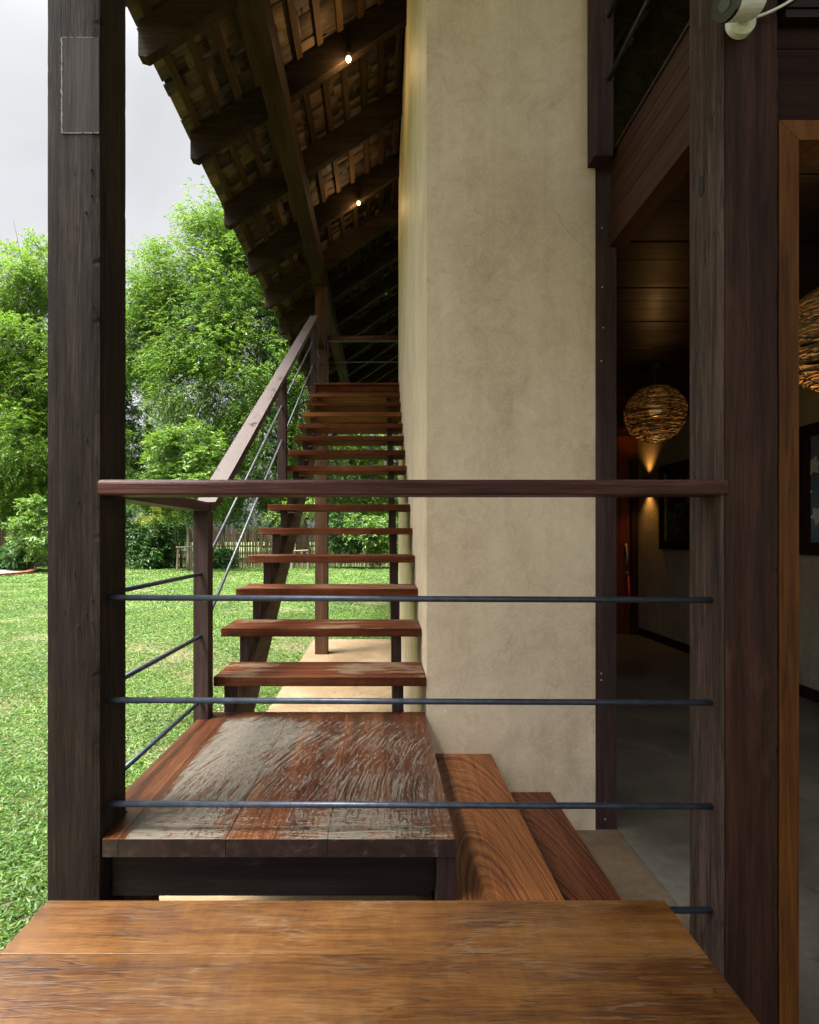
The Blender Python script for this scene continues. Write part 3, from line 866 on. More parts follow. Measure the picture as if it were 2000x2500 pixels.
def shake(x, y, wdt, ln, lift, skew, th=0.012, jag=0.0):
    base = len(V)
    zb = roof_h(x) + RD + 0.036
    for t in (0, th):
        for (s, yy) in ((0, y), (0 + jag, y + wdt), (ln, y + wdt + skew), (ln, y + skew)):
            px = x + ux * s - uz * t
            pz = zb + uz * s + ux * t + lift * (1 - s / ln)
            V.append((px, yy, pz))
    for idx in ((0, 1, 2, 3), (7, 6, 5, 4), (4, 5, 1, 0), (5, 6, 2, 1), (6, 7, 3, 2), (7, 4, 0, 3)):
        Q.append([base + i for i in idx])
for r_ in range(29):
    x = XE - 0.055 + r_ * 0.165
    y = RY0 - 0.12
    while y < RY1:
        wdt = rng.uniform(0.08, 0.22)
        shake(x + (rng.uniform(-0.03, 0.025) if r_ else rng.uniform(-0.004, 0.004)), y, wdt, rng.uniform(0.30, 0.52), rng.uniform(0.004, 0.022), rng.uniform(-0.025, 0.025), rng.uniform(0.008, 0.016), (rng.uniform(-0.02, 0.02) if r_ else 0.0))
        y += wdt + (rng.uniform(0.0, 0.006) if rng.random() < 0.8 else rng.uniform(0.01, 0.03))
npobj('shakes', V, Q, M['shake'], rf)
def slab_poly(x0, x1, o, t):
    return [(x0 - 0.0, roof_h(x0) + o), (x1, roof_h(x1) + o), (x1, roof_h(x1) + o + t), (x0, roof_h(x0) + o + t)]
obj('roof_covering', prism(slab_poly(XE - 0.05, XR, RD + 0.066, 0.03), 'y', RY0 - 0.12, RY1, 0.0), M['rafter'], rf)
zr = roof_h(XR)
obj('rear_slope', prism([(XR, zr + RD + 0.11), (XR + 6.0, zr - 6.0 * SL + RD + 0.11), (XR + 6.0, zr - 6.0 * SL + RD + 0.17), (XR, zr + RD + 0.17)], 'y', RY0 - 0.12, RY1, 0.0), M['rafter'], rf)
sw = thing('light_block_wall', 'added unseen dark wall blocking side light from the upper floor', 'wall', (7.05, 8, 0))  # added out of view to keep side light off the roof underside
obj('boards', box(7.02, 7.10, 1.5, 15.2, 0.0, EYE + 3.6, 0), M['rafter'], sw)

# soffit bulbs
M['bulb'] = plain('lit_bulb', (1, .8, .5), 0.4, emit=(1.0, 0.66, 0.26), es=1.6, mottle=0)
M['bulboff'] = plain('white_bulb', (.6, .6, .55), 0.4)
M['socket'] = plain('dark_socket', (.03, .025, .02), 0.5)
def ball(c, r, seg=16, rings=10, sz=1.0):
    bm = bmesh.new()
    bmesh.ops.create_uvsphere(bm, u_segments=seg, v_segments=rings, radius=r)
    for v in bm.verts: v.co.z *= sz
    bmesh.ops.translate(bm, verts=bm.verts[:], vec=c)
    return bm
for (y, x, lit, lab) in ((4.17, -0.27, True, 'glowing round bulb on a rafter, nearer the camera of the two lit ones'),
                         (5.97, -0.27, True, 'glowing round bulb on a rafter, the farther of the two lit ones'),
                         (8.69, 0.07, False, 'small unlit pale bulb far back under the roof rafters')):
    z = roof_h(x) - 0.045
    t = thing('soffit_lamp', lab, 'lamp', (x, y, z), 'bulbs under the roof')
    obj('bulb', ball((x, y, z), 0.022), M['bulb'] if lit else M['bulboff'], t, smooth=True)
    obj('socket', tube([(x, y, z + 0.018), (x, y + 0.01, roof_h(x) + 0.03)], 0.02, 12), M['socket'], t, smooth=True)
    if lit:
        ll = bpy.data.lights.new('bulb_light', 'POINT')
        ll.energy = 2.0; ll.color = (1.0, 0.66, 0.32); ll.shadow_soft_size = 0.03
        lo = bpy.data.objects.new('bulb_light', ll); COL.objects.link(lo); lo.parent = t
        lo.location = (0, 0, -0.035)

# ================================================================== balcony and room on the right
bl = thing('balcony', 'balcony edge of dark red-brown boards above the room entrance, with rods above', 'balcony', (1.03, 1.9, EYE + 1.3))
zb, zt = EYE + 1.372, EYE + 1.70
n = 5
for i in range(n):
    a = zb + (zt - zb) * i / n
    b = zb + (zt - zb) * (i + 1) / n - 0.002
    obj('fascia_board', box(1.026 + random.uniform(0, .0015), 1.05, 1.46, 2.329, a, b, 0.0015), M['fasciaY'], bl)
obj('bottom_beam', box(1.022, 1.10, 1.46, 2.36, EYE + 1.305, zb - 0.001, 0.003), M['fasciaY'], bl)
obj('top_cap', box(1.018, 1.06, 1.46, 2.329, zt, zt + 0.012, 0.002), M['jambZ'], bl)
obj('balcony_post', box(0.922, 1.006, 2.25, 2.329, EYE + 1.655, EYE + 3.6, 0.003), M['jambZ'], bl)
for h in (1.986, 2.26, 2.55):
    rod_between((0.985, 1.46, EYE + h), (0.985, 2.255, EYE + h), 0.0085, M['rod'], bl)
obj('balcony_floor', box(1.052, 7.0, 1.46, 2.36, EYE + 1.56, EYE + 1.62, 0), M['ceilX'], bl)

cg = thing('board_ceiling', 'dark polished board ceiling over the room', 'ceiling', (2.3, 4, EYE + 1.36))
y = 1.36
i = 0
while y < 7.0:
    wd = 0.148
    obj('ceiling_board', box(1.06, 3.46, y, y + wd - 0.003, EYE + 1.360 + (0.004 if i % 3 == 0 else 0.0), EYE + 1.385, 0.0015), M['ceilX'], cg)
    y += wd; i += 1
obj('upper_floor', box(1.06, 7.0, 1.36, 15.2, EYE + 1.39, EYE + 1.5, 0), M['ceilX'], cg)
obj('cross_beam', box(1.06, 3.46, 4.45, 4.60, EYE + 1.20, EYE + 1.359, 0.003), M['ceilX'], cg)

rw = thing('room_wall', 'dim plaster wall of the room with framed paintings and a dark skirting board', 'wall', (3.46, 4.2, 0))
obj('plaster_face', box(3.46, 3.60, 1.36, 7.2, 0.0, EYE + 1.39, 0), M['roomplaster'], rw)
obj('skirting', box(3.445, 3.459, 1.46, 6.99, 0.0, 0.10, 0.002), M['lackZ'], rw)
bw = thing('rear_room_wall', 'dim plaster wall at the far end of the room around the red door', 'wall', (2.2, 7.1, 0))
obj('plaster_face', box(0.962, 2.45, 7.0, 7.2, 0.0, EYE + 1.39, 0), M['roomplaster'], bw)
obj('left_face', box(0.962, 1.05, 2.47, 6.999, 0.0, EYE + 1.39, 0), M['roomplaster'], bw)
dr = thing('red_door', 'red-brown timber door with a curved handle at the far end of the room', 'door', (3.0, 7.0, 0))
obj('transom', box(2.45, 3.459, 7.02, 7.08, EYE + 1.03, EYE + 1.359, 0.003), M['redwood'], dr)
obj('door_frame', box(3.35, 3.444, 6.96, 7.06, 0.0, EYE + 1.03, 0.003), M['lackZ'], dr)
obj('door_leaf', box(2.52, 3.349, 7.0, 7.05, 0.0, EYE + 1.028, 0.003), M['redwood'], dr)
hd = [(3.29, 6.995 - 0.03 * math.sin(math.pi * t / 10), EYE - 0.10 - 0.26 * t / 10) for t in range(11)]
obj('handle', tube(hd, 0.016, 8), M['nail'], dr, smooth=True)
obj('lock', ball((3.30, 6.985, EYE - 0.50), 0.03), M['rodlight'], dr, smooth=True)
kt = tube([(3.31, 6.975, EYE - 0.52), (3.32, 6.97, EYE - 0.75), (3.325, 6.975, EYE - 0.98)], [0.012, 0.022, 0.014], 8)
tag(obj('key_ribbon', kt, M['ribbon'], None, smooth=True, origin=(3.31, 6.975, EYE - 0.52)), 'pink ribbon hanging from the lock of the red door', 'ribbon')

# front of the room right of the post: frame, lintel panel
df = thing('door_frame', 'orange lacquered door frame beside the dark corner post', 'door frame', (1.08, 1.4, 0))
FX0, FX1, FZ = 1.055, 1.108, EYE + 1.107
obj('upright', prism([(FX0, 0.004), (FX1, 0.004), (FX1, FZ - (FX1 - FX0)), (FX0, FZ)], 'y', 1.376, 1.47, 0.002), M['doorframe'], df)
obj('head', prism([(FX0 + 0.0006, FZ), (FX1 + 0.0006, FZ - (FX1 - FX0)), (2.8, FZ - (FX1 - FX0)), (2.8 + (FX1 - FX0), FZ)], 'y', 1.376, 1.47, 0.002), M['doorframe'], df)
pn = thing('lintel_panel', 'dark lacquered board panel above the orange door frame', 'panel', (2, 1.42, FZ))
for i in range(4):
    z = FZ + 0.002 + i * 0.20
    obj('board', box(FX0, 3.46, 1.39, 1.45, z, z + 0.198, 0.002), M['panelX'], pn)
fw = thing('front_room_wall', 'plaster wall right of the orange door opening', 'wall', (3.1, 1.4, 0))
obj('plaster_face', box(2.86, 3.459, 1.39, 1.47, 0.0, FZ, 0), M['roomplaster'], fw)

# paintings
M['canvas'] = plain('dark_canvas', (.012, .018, .012), 0.35, mottle=0.5, scale=6)
M['canvas2'] = plain('dusk_canvas', (.13, .19, .28), 0.5, mottle=0.4, scale=3)
M['petal'] = plain('white_petal', (.8, .8, .82), 0.6, mottle=0.15)
M['pleaf'] = plain('painted_leaf', (.16, .25, .08), 0.6, mottle=0.5, scale=12)
M['gold'] = plain('gilt_edge', (.35, .28, .08), 0.35, 0.5)
def painting(label, y0, y1, z0, z1, fw_, fmat, cmat, kind, gilt=False):
    t = thing('painting', label, 'painting', (3.45, (y0 + y1) / 2, z0), 'paintings on the room wall')
    X = 3.458
    bm = bmesh.new()
    box(X - 0.04, X, y0, y1, z0, z0 + fw_, 0.003, bm); box(X - 0.04, X, y0, y1, z1 - fw_, z1, 0.003, bm)
    box(X - 0.0398, X, y0, y0 + fw_, z0 + fw_, z1 - fw_, 0.0, bm); box(X - 0.0398, X, y1 - fw_, y1, z0 + fw_, z1 - fw_, 0.0, bm)
    obj('frame', bm, fmat, t)
    obj('canvas', box(X - 0.015, X - 0.001, y0 + fw_, y1 - fw_, z0 + fw_, z1 - fw_, 0), cmat, t)
    rr = random.Random(11)
    def blade(bm, y, z, ln, a, wd):
        c, s = math.cos(a), math.sin(a)
        pts = [(0, 0), (ln * .4, wd), (ln, 0), (ln * .4, -wd)]
        bm.faces.new([bm.verts.new((X - 0.017, y + p * c - q * s, z + p * s + q * c)) for p, q in pts])
    lf = bmesh.new()
    for _ in range(70):
        u, v = rr.random(), rr.random()
        if kind == 'vine': u = 0.62 + 0.2 * math.sin(v * 6) + rr.uniform(-.12, .12)
        else: v = v * 0.6
        blade(lf, y0 + fw_ + (y1 - y0 - 2 * fw_) * min(max(u, .08), .88), z0 + fw_ + (z1 - z0 - 2 * fw_) * (0.06 + 0.8 * v), rr.uniform(.04, .09), rr.uniform(0, 6.3), rr.uniform(.012, .025))
    tag(obj('painted_leaves', lf, M['pleaf'], t), kind='stuff')
    if kind != 'vine':
        pf = bmesh.new()
        for (u, v) in ((.18, .42), (.3, .62), (.5, .35), (.55, .7), (.78, .5), (.9, .68), (.86, .3), (.97, .48)):
            for k in range(6):
                blade(pf, y0 + (y1 - y0) * u, z0 + (z1 - z0) * v, 0.085, k * 1.047 + u, 0.03)
        for v_ in pf.verts: v_.co.x -= 0.002
        tag(obj('painted_flowers', pf, M['petal'], t), kind='stuff')
    if gilt:
        obj('gilt_slip', box(X - 0.03, X - 0.016, y1 - fw_ - 0.02, y1 - fw_, z0 + fw_, z1 - fw_, 0), M['gold'], t)
painting('dark painting of a green vine in a black frame beside the wall light', 5.35, 6.40, EYE - 0.152, EYE + 0.863, 0.10, M['lackZ'], M['canvas'], 'vine', True)
painting('painting of white flowers in a brown frame, seen past the orange door frame', 3.0, 4.26, EYE - 0.146, EYE + 0.90, 0.10, M['lackZ'], M['canvas2'], 'flowers')

# wall light (sconce)
M['sconce'] = plain('dark_sconce', (.03, .03, .032), 0.4)
scn = thing('wall_light', 'small dark wall light throwing warm beams up and down', 'wall light', (3.42, 6.70, EYE + 0.70))
obj('case', box(3.39, 3.459, 6.64, 6.76, EYE + 0.63, EYE + 0.76, 0.004), M['sconce'], scn)
for sgn in (1, -1):
    sp_ = bpy.data.lights.new('sconce_light', 'SPOT')
    sp_.energy = 3.2; sp_.color = (1.0, 0.46, 0.11); sp_.spot_size = R(95); sp_.spot_blend = 1.0; sp_.shadow_soft_size = 0.04
    o = bpy.data.objects.new('sconce_light', sp_); COL.objects.link(o); o.parent = scn
    o.location = (-0.03, 0, 0.075 * sgn if sgn > 0 else -0.085)
    o.rotation_euler = (0 if sgn < 0 else math.pi, 0, 0)

# woven globe pendants
g = NT('woven_cane')
co = g.coords()
nn = g.noise(co, 30, 3)
g.l(g.ramp(nn, [(0.3, (.04, .026, .012)), (0.6, (.14, .092, .04)), (0.8, (.22, .15, .065))]), g.b.inputs['Base Color'])
g.b.inputs['Roughness'].default_value = 0.6
M['cane'] = g.m
M['globebulb'] = plain('warm_globe_bulb', (.05, .035, .02), 0.6, emit=(1.0, 0.60, 0.22), es=0.05, mottle=0)
def pendant(label, c, r, power):
    t = thing('pendant_lamp', label, 'pendant lamp', c, 'woven globe lamps')
    rr = random.Random(int(c[1] * 10))
    bm = bmesh.new()
    n = 108
    for k in range(n):
        ph = -1.35 + 2.7 * (k + 0.5) / n + rr.uniform(-.02, .02)
        tilt = Matrix.Rotation(rr.uniform(-.09, .09), 3, 'X') @ Matrix.Rotation(rr.uniform(-.09, .09), 3, 'Y')
        rad_ = r * rr.uniform(0.965, 1.01)
        pts = []
        m_ = 40
        for j in range(m_ + 1):
            a = 2 * math.pi * j / m_
            wob = 0.012 * math.sin(3 * a + k * 1.7) + 0.01 * math.sin(7 * a + k)
            p = Vector((math.cos(a) * math.cos(ph + wob), math.sin(a) * math.cos(ph + wob), math.sin(ph + wob))) * rad_
            pts.append(Vector(c) + tilt @ p)
        tube(pts, r * 0.0115, 4, bm, caps=False)
    obj('woven_shade', bm, M['cane'], t, smooth=True)
    bm = bmesh.new()
    for k in range(8):
        a0 = math.pi * k / 8 * 2
        pts = [Vector(c) + Vector((math.cos(a0) * math.cos(p), math.sin(a0) * math.cos(p), math.sin(p))) * r * 0.985 for p in [(-1.5 + 3.0 * j / 16) for j in range(17)]]
        tube(pts, r * 0.012, 5, bm, caps=False)
    obj('rib_frame', bm, M['socket'], t, smooth=True)
    obj('bulb', ball((c[0], c[1], c[2] + 0.03), 0.045, sz=1.2), M['globebulb'], t, smooth=True)
    obj('cord', tube([(c[0], c[1], c[2] + 0.06), (c[0], c[1], EYE + 1.361)], 0.005, 6), M['socket'], t)
    obj('ceiling_rose', tube([(c[0], c[1], EYE + 1.33), (c[0], c[1], EYE + 1.361)], 0.04, 14), M['socket'], t)
    ll = bpy.data.lights.new('pendant_light', 'POINT')
    ll.energy = power; ll.color = (1.0, 0.50, 0.15); ll.shadow_soft_size = 0.05
    lo = bpy.data.objects.new('pendant_light', ll); COL.objects.link(lo); lo.parent = t
    lo.location = (0, 0, -0.10)
pendant('woven globe lamp glowing in the gap between the wall jamb and the corner post', (2.16, 4.10, EYE + 0.97), 0.225, 1.0)
pendant('woven globe lamp half hidden behind the orange door frame', (2.02, 2.28, EYE + 0.88), 0.235, 1.8)

# ================================================================== security camera on the right post
M['whiteplastic'] = plain('white_plastic', (.62, .64, .60), 0.35, mottle=0.05)
M['blackplastic'] = plain('black_plastic', (.012, .012, .014), 0.2)
M['glass'] = plain('dark_lens', (.02, .03, .03), 0.05)
cx, cz = P(1561, 47, 1.36)
sc = thing('security_camera', 'white bullet security camera with black face fixed high on the corner post', 'camera', (cx, 1.37, cz))
obj('base', tube([(cx, 1.3705, cz), (cx, 1.355, cz), (cx, 1.345, cz)], [0.036, 0.036, 0.026], 28), M['whiteplastic'], sc, smooth=False)
obj('arm', tube([(cx, 1.35, cz), (cx - 0.004, 1.325, cz + 0.02), (cx - 0.004, 1.322, cz + 0.012)], 0.013, 14), M['whiteplastic'], sc, smooth=True)
hp = Vector((cx + 0.011, 1.325, cz + 0.016)); hdv = Vector((-0.113, -0.05, -0.057)).normalized()
obj('housing', tube([hp, hp + hdv * 0.01, hp + hdv * 0.12], [0.026, 0.034, 0.034], 26), M['whiteplastic'], sc, smooth=False)
obj('face', tube([hp + hdv * 0.1205, hp + hdv * 0.132], [0.035, 0.033], 26), M['blackplastic'], sc)
obj('lens', tube([hp + hdv * 0.1321, hp + hdv * 0.1345], 0.014, 20), M['glass'], sc)
cb = []
for k in range(14):
    t = k / 13
    cb.append((cx + 0.03 + 0.135 * t, 1.36 - 0.01 * math.sin(t * 3), cz + 0.012 + 0.07 * t ** 1.8))
obj('cable', tube(cb, 0.0035, 8), M['whiteplastic'], sc, smooth=True)

# ================================================================== vegetation
def quads_from(base, dirv, side, L, W, droop, rng):
    """Diamond leaves: base -> tip, folded slightly; returns verts (4n x 3), faces."""
    n = len(base)
    tip = base + dirv * L[:, None]
    tip[:, 2] -= droop * L
    mid = base + dirv * (L * 0.45)[:, None]
    mid[:, 2] -= droop * L * 0.2
    a = mid + side * (W * 0.5)[:, None]
    b = mid - side * (W * 0.5)[:, None]
    V = np.stack([base, a, tip, b], 1).reshape(-1, 3)
    Fq = np.arange(4 * n).reshape(n, 4)
    return V, Fq

def unit(v):
    return v / np.maximum(np.linalg.norm(v, axis=-1, keepdims=True), 1e-6)

def foliage(lobes, n_spray, m, leaf_len, leaf_w, spray_len, rng, clump_r=0.7, per_clump=60, droop=0.5, up=0.2, inner=0.35):
    """Sprays of small leaves gathered in clumps spread through the crown's lobes."""
    vol = np.array([l[1][0] * l[1][1] * l[1][2] for l in lobes]) ** (2 / 3)
    ncl = max(6, n_spray // per_clump)
    pick = rng.choice(len(lobes), ncl, p=vol / vol.sum())
    C = np.array([l[0] for l in lobes])[pick]
    Rr = np.array([l[1] for l in lobes])[pick]
    d = unit(rng.normal(size=(ncl, 3)))
    rr = np.where(rng.random(ncl) < inner, rng.uniform(0.2, 0.8, ncl), rng.uniform(0.8, 1.04, ncl))
    cc = C + d * Rr * rr[:, None]
    sz = rng.uniform(0.6, 1.35, ncl) * clump_r
    idx = rng.integers(0, ncl, n_spray)
    o = unit(rng.normal(size=(n_spray, 3))) * (rng.random(n_spray) ** 0.6)[:, None]
    o[:, 2] *= 0.85
    base = cc[idx] + o * sz[idx][:, None]
    dirs = unit(o + 0.8 * d[idx] + rng.normal(size=(n_spray, 3)) * 0.45 + np.array([0, 0, up]))
    t = (np.arange(m) + 0.5) / m
    sl = spray_len * rng.uniform(0.6, 1.3, n_spray)
    pos = base[:, None, :] + dirs[:, None, :] * (t[None, :, None] * sl[:, None, None])
    pos[:, :, 2] -= droop * sl[:, None] * (t[None, :] ** 2)
    sidev = unit(np.cross(dirs, np.array([0, 0, 1.0]) + rng.normal(size=(n_spray, 3)) * 0.25))
    sgn = np.where(np.arange(m) % 2 == 0, 1.0, -1.0)
    ld_ = unit(sidev[:, None, :] * sgn[None, :, None] + dirs[:, None, :] * 0.75 + rng.normal(size=(n_spray, m, 3)) * 0.28)
    ld_ = ld_.reshape(-1, 3)
    N = len(ld_)
    nrm = unit(np.array([0, 0, 1.0]) + rng.normal(size=(N, 3)) * 0.55)
    sd_ = unit(np.cross(ld_, nrm))
    L = leaf_len * rng.uniform(0.65, 1.25, N)
    W = leaf_w * rng.uniform(0.7, 1.25, N)
    return quads_from(pos.reshape(-1, 3), ld_, sd_, L, W, droop * 0.6, rng)

def limb_set(base, top, lobes, r0, rng, nlimb=9, twig=True):
    bm = bmesh.new()
    base = Vector(base); top = Vector(top)
    pts = []
    for k in range(8):
        t = k / 7
        p = base.lerp(top, t)
        p += Vector((mnoise.noise(Vector((t * 3, base.x, 0))), mnoise.noise(Vector((0, t * 3, base.y))), 0)) * 0.25 * r0 * 4 * t
        pts.append(p)
    tube(pts, [r0 * (1.25 if k == 0 else 1.0 - 0.75 * k / 7) for k in range(8)], 9, bm)
    for i in range(nlimb):
        l = lobes[i % len(lobes)]
        t = rng.uniform(0.35, 0.98)
        s = base.lerp(top, t)
        e = Vector(l[0]) + Vector(tuple(rng.uniform(-0.75, 0.75, 3) * np.array(l[1])))
        q = []
        for k in range(7):
            u = k / 6
            p = s.lerp(e, u)
            p.z += math.sin(u * math.pi) * 0.10 * (e - s).length * rng.uniform(0.2, 1)
            p += Vector(tuple(rng.normal(size=3))) * 0.03 * (e - s).length * (1 if 0 < k < 6 else 0)
            q.append(p)
        rl = r0 * rng.uniform(0.22, 0.42)
        tube(q, [rl * (1 - 0.85 * k / 6) for k in range(7)], 6, bm)
        if twig:
            for _ in range(3):
                u = rng.integers(2, 6)
                e2 = q[u] + Vector(tuple(rng.normal(size=3))) * 0.3 * (e - s).length
                tube([q[u], q[u].lerp(e2, 0.5) + Vector((0, 0, 0.05)), e2], [rl * 0.35, rl * 0.22, rl * 0.06], 5, bm)
    return bm

def tree(name, label, cat, base, top, lobes, r0, n, m, ll, lw, sl, mat, seed, group=None, bark='bark', **kw):
    rng = np.random.default_rng(seed)
    t = thing(name, label, cat, base, group)
    lk = {k: kw.pop(k) for k in ('nlimb', 'twig') if k in kw}
    obj('trunk', limb_set(base, top, lobes, r0, rng, **lk), M[bark], t, smooth=True)
    V, Q = foliage(lobes, n, m, ll, lw, sl, rng, **kw)
    npobj('crown', V, Q, M[mat], t)
    return t

def lobe(dx, dy, y, rx, rz, ry=None):
    """An ellipsoid lobe given as it stands in the view, at depth y; radii in display pixels."""
    x, z = P(dx, dy, y)
    k = y / (0.8625 * F)
    return ((x, y, z), (rx * k, (ry if ry else rx * k), rz * k))

def gpos(dx, y):
    return (P(dx, 1130, y)[0], y, GZ)

G1 = 'garden trees'
Y = 33.0
lb = [lobe(310, 720, Y - 1, 60, 70, 1.8), lobe(400, 735, Y - 1, 75, 65, 2), lobe(440, 930, Y, 90, 60, 2), lobe(560, 640, Y, 120, 150, 2.6), lobe(410, 640, Y - 1, 125, 115, 2.4), lobe(480, 800, Y - 1.5, 150, 110, 2.6), lobe(640, 830, Y, 110, 150, 2.5),
      lobe(450, 520, Y, 75, 80, 2.0), lobe(330, 620, Y, 62, 80, 1.6), lobe(560, 920, Y - 1, 90, 70, 2.2), lobe(690, 700, Y + 1, 120, 150, 2.5), lobe(520, 480, Y + 1, 70, 70, 2), lobe(740, 950, Y, 100, 90, 2)]
tree('feathery_tree', 'tallest feathery-leaved tree in the garden, its crown spreading left of the roof eave', 'tree', gpos(640, Y), P(600, 700, Y)[0:1] + (Y, P(600, 640, Y)[1]), lb, 0.42, 36000, 9, 0.165, 0.072, 0.72, 'leaf', 11, G1, clump_r=1.35, per_clump=75, inner=0.45, droop=0.75, nlimb=22)
Y = 28.5
lb = [lobe(0, 1010, Y, 100, 60, 2), lobe(60, 880, Y + 1, 90, 80, 2), lobe(-30, 860, Y + 1, 90, 90, 2), lobe(-10, 610, Y, 85, 95, 2), lobe(60, 570, Y, 60, 60, 1.6), lobe(-90, 760, Y, 130, 120, 2.2), lobe(40, 760, Y - 1, 90, 100, 2), lobe(20, 930, Y - 1, 110, 90, 2), lobe(120, 830, Y, 90, 130, 2), lobe(70, 1040, Y, 110, 80, 1.8), lobe(170, 960, Y + 1, 75, 120, 2)]
tree('feathery_tree', 'bright leafy tree left of the patched garden post', 'tree', gpos(130, Y), (P(60, 700, Y)[0], Y, P(60, 620, Y)[1]), lb, 0.30, 28000, 9, 0.155, 0.068, 0.66, 'leafbright', 12, G1, clump_r=1.05, per_clump=75, inner=0.45, droop=0.7, nlimb=18)
Y = 40.0
lb = [lobe(262, 860, Y, 42, 130, 1.8), lobe(285, 960, Y, 42, 70, 1.8), lobe(235, 760, Y, 42, 80, 1.8), lobe(270, 1040, Y, 60, 50, 2)]
tree('dark_tree', 'narrow dark evergreen tree just right of the patched post', 'tree', gpos(262, Y), (P(262, 800, Y)[0], Y, P(262, 760, Y)[1]), lb, 0.25, 5200, 7, 0.2, 0.11, 0.5, 'leafdark', 13, G1, clump_r=0.7)
Y = 46.0
lb = [lobe(372, 850, Y, 50, 38, 2), lobe(420, 900, Y, 50, 40, 2), lobe(345, 920, Y, 40, 35, 2), lobe(470, 940, Y, 70, 60, 2.5)]
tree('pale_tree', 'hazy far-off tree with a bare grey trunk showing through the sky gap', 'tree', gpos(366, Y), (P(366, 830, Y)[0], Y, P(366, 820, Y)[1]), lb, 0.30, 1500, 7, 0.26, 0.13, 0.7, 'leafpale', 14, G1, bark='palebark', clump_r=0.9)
Y = 24.0
lb = [lobe(385, 945, Y, 52, 48, 1.2), lobe(405, 1005, Y, 62, 45, 1.3), lobe(350, 1000, Y, 40, 40, 1), lobe(440, 960, Y, 32, 35, 1), lobe(395, 1060, Y, 50, 35, 1)]
tree('young_mango_tree', 'young tree with long pale green leaves behind the sloping handrail foot', 'tree', gpos(396, Y), (P(396, 960, Y)[0], Y, P(396, 950, Y)[1]), lb, 0.085, 1500, 7, 0.27, 0.085, 0.45, 'leafmango', 15, G1, bark='palebark', clump_r=0.5, per_clump=40, droop=0.35, up=0.5)
Y = 34.0
lb = [lobe(700, 1010, Y, 110, 80, 2), lobe(790, 1040, Y, 90, 70, 2), lobe(620, 1040, Y, 80, 60, 2), lobe(860, 960, Y, 110, 120, 2)]
tree('leafy_tree', 'mid green tree seen through the open treads of the stair', 'tree', gpos(780, Y), (P(760, 960, Y)[0], Y, P(760, 940, Y)[1]), lb, 0.2, 6500, 8, 0.2, 0.085, 0.55, 'leaf', 16, G1, clump_r=0.75)
Y = 36.0
lb = [lobe(470, 1040, Y, 90, 50, 2), lobe(330, 1040, Y, 70, 45, 2), lobe(560, 1020, Y, 80, 55, 2)]
tree('leafy_tree', 'low spreading tree behind the bamboo fence, below the tall feathery tree', 'tree', gpos(470, Y), (P(470, 1040, Y)[0], Y, P(470, 1030, Y)[1]), lb, 0.16, 5000, 8, 0.2, 0.085, 0.55, 'leaf', 17, G1, clump_r=0.7)

# far treeline reads as one mass
rng = np.random.default_rng(41)
lobes = []
for k in range(34):
    dxp = -260 + k * 42 + rng.uniform(-20, 20)
    lobes.append(lobe(dxp, 1070 + rng.uniform(-35, 20), 52 + rng.uniform(-3, 3), 50, 70, 2.5))
V, Q = foliage(lobes, 9000, 6, 0.36, 0.18, 0.8, rng, clump_r=1.2)
tag(npobj('treeline', V, Q, M['leafdark'], None, origin=(-6, 52, GZ)), 'dark far-off treeline closing the garden view', 'treeline', kind='stuff')

# shrubs along the fence
shrubs = [(285, 1125, 26.0, 42, 46, 'leafdark', 'dark glossy shrub against the fence beside the patched post'),
          (345, 1120, 26.0, 40, 42, 'leafdark', 'dark climber shrub on the fence behind the multi-stemmed sapling'),
          (318, 1168, 25.6, 40, 20, 'leafdark', 'low dark ground shrub at the fence foot behind the sapling'),
          (735, 1120, 25.9, 45, 45, 'leafdark', 'dark shrub on the fence seen through the stair right of the roof column'),
          (800, 1130, 25.6, 40, 48, 'leafmango', 'light green shrub by the fence seen through the stair next to the wall'),
          (468, 1174, 25.9, 20, 15, 'leafdark', 'small dark shrub at the fence just right of the lower newel'),
          (75, 1105, 22.8, 45, 62, 'leafmango', 'bright rounded shrub left of the patched post'),
          (60, 1150, 24.0, 42, 40, 'leafdark', 'dark low shrub left of the post in front of the fence'),
          (5, 1165, 24.5, 40, 36, 'leafdark', 'dark shrub at the left end of the fence by the gravel bed')]
for i, (dx, dy, y, rx, rz, mat, lab) in enumerate(shrubs):
    lb = [lobe(dx, dy, y, rx, rz, 0.7), lobe(dx - rx * .4, dy + rz * .35, y - .2, rx * .6, rz * .6, 0.6), lobe(dx + rx * .4, dy + rz * .2, y - .1, rx * .6, rz * .6, .6)]
    b = gpos(dx, y)
    big = mat != 'leaf'
    rng = np.random.default_rng(60 + i)
    t = thing('shrub', lab, 'shrub', b, 'shrubs along the fence')
    obj('stem', limb_set(b, (b[0], b[1], P(dx, dy, y)[1]), lb, 0.03, rng, 6, False), M['bark'], t)
    V, Q = foliage(lb, 900, 6, 0.15 if big else 0.12, 0.075 if big else 0.05, 0.3, rng, clump_r=0.28, per_clump=30)
    V[:, 2] = np.maximum(V[:, 2], GZ + 0.01)
    npobj('foliage', V, Q, M[mat], t)

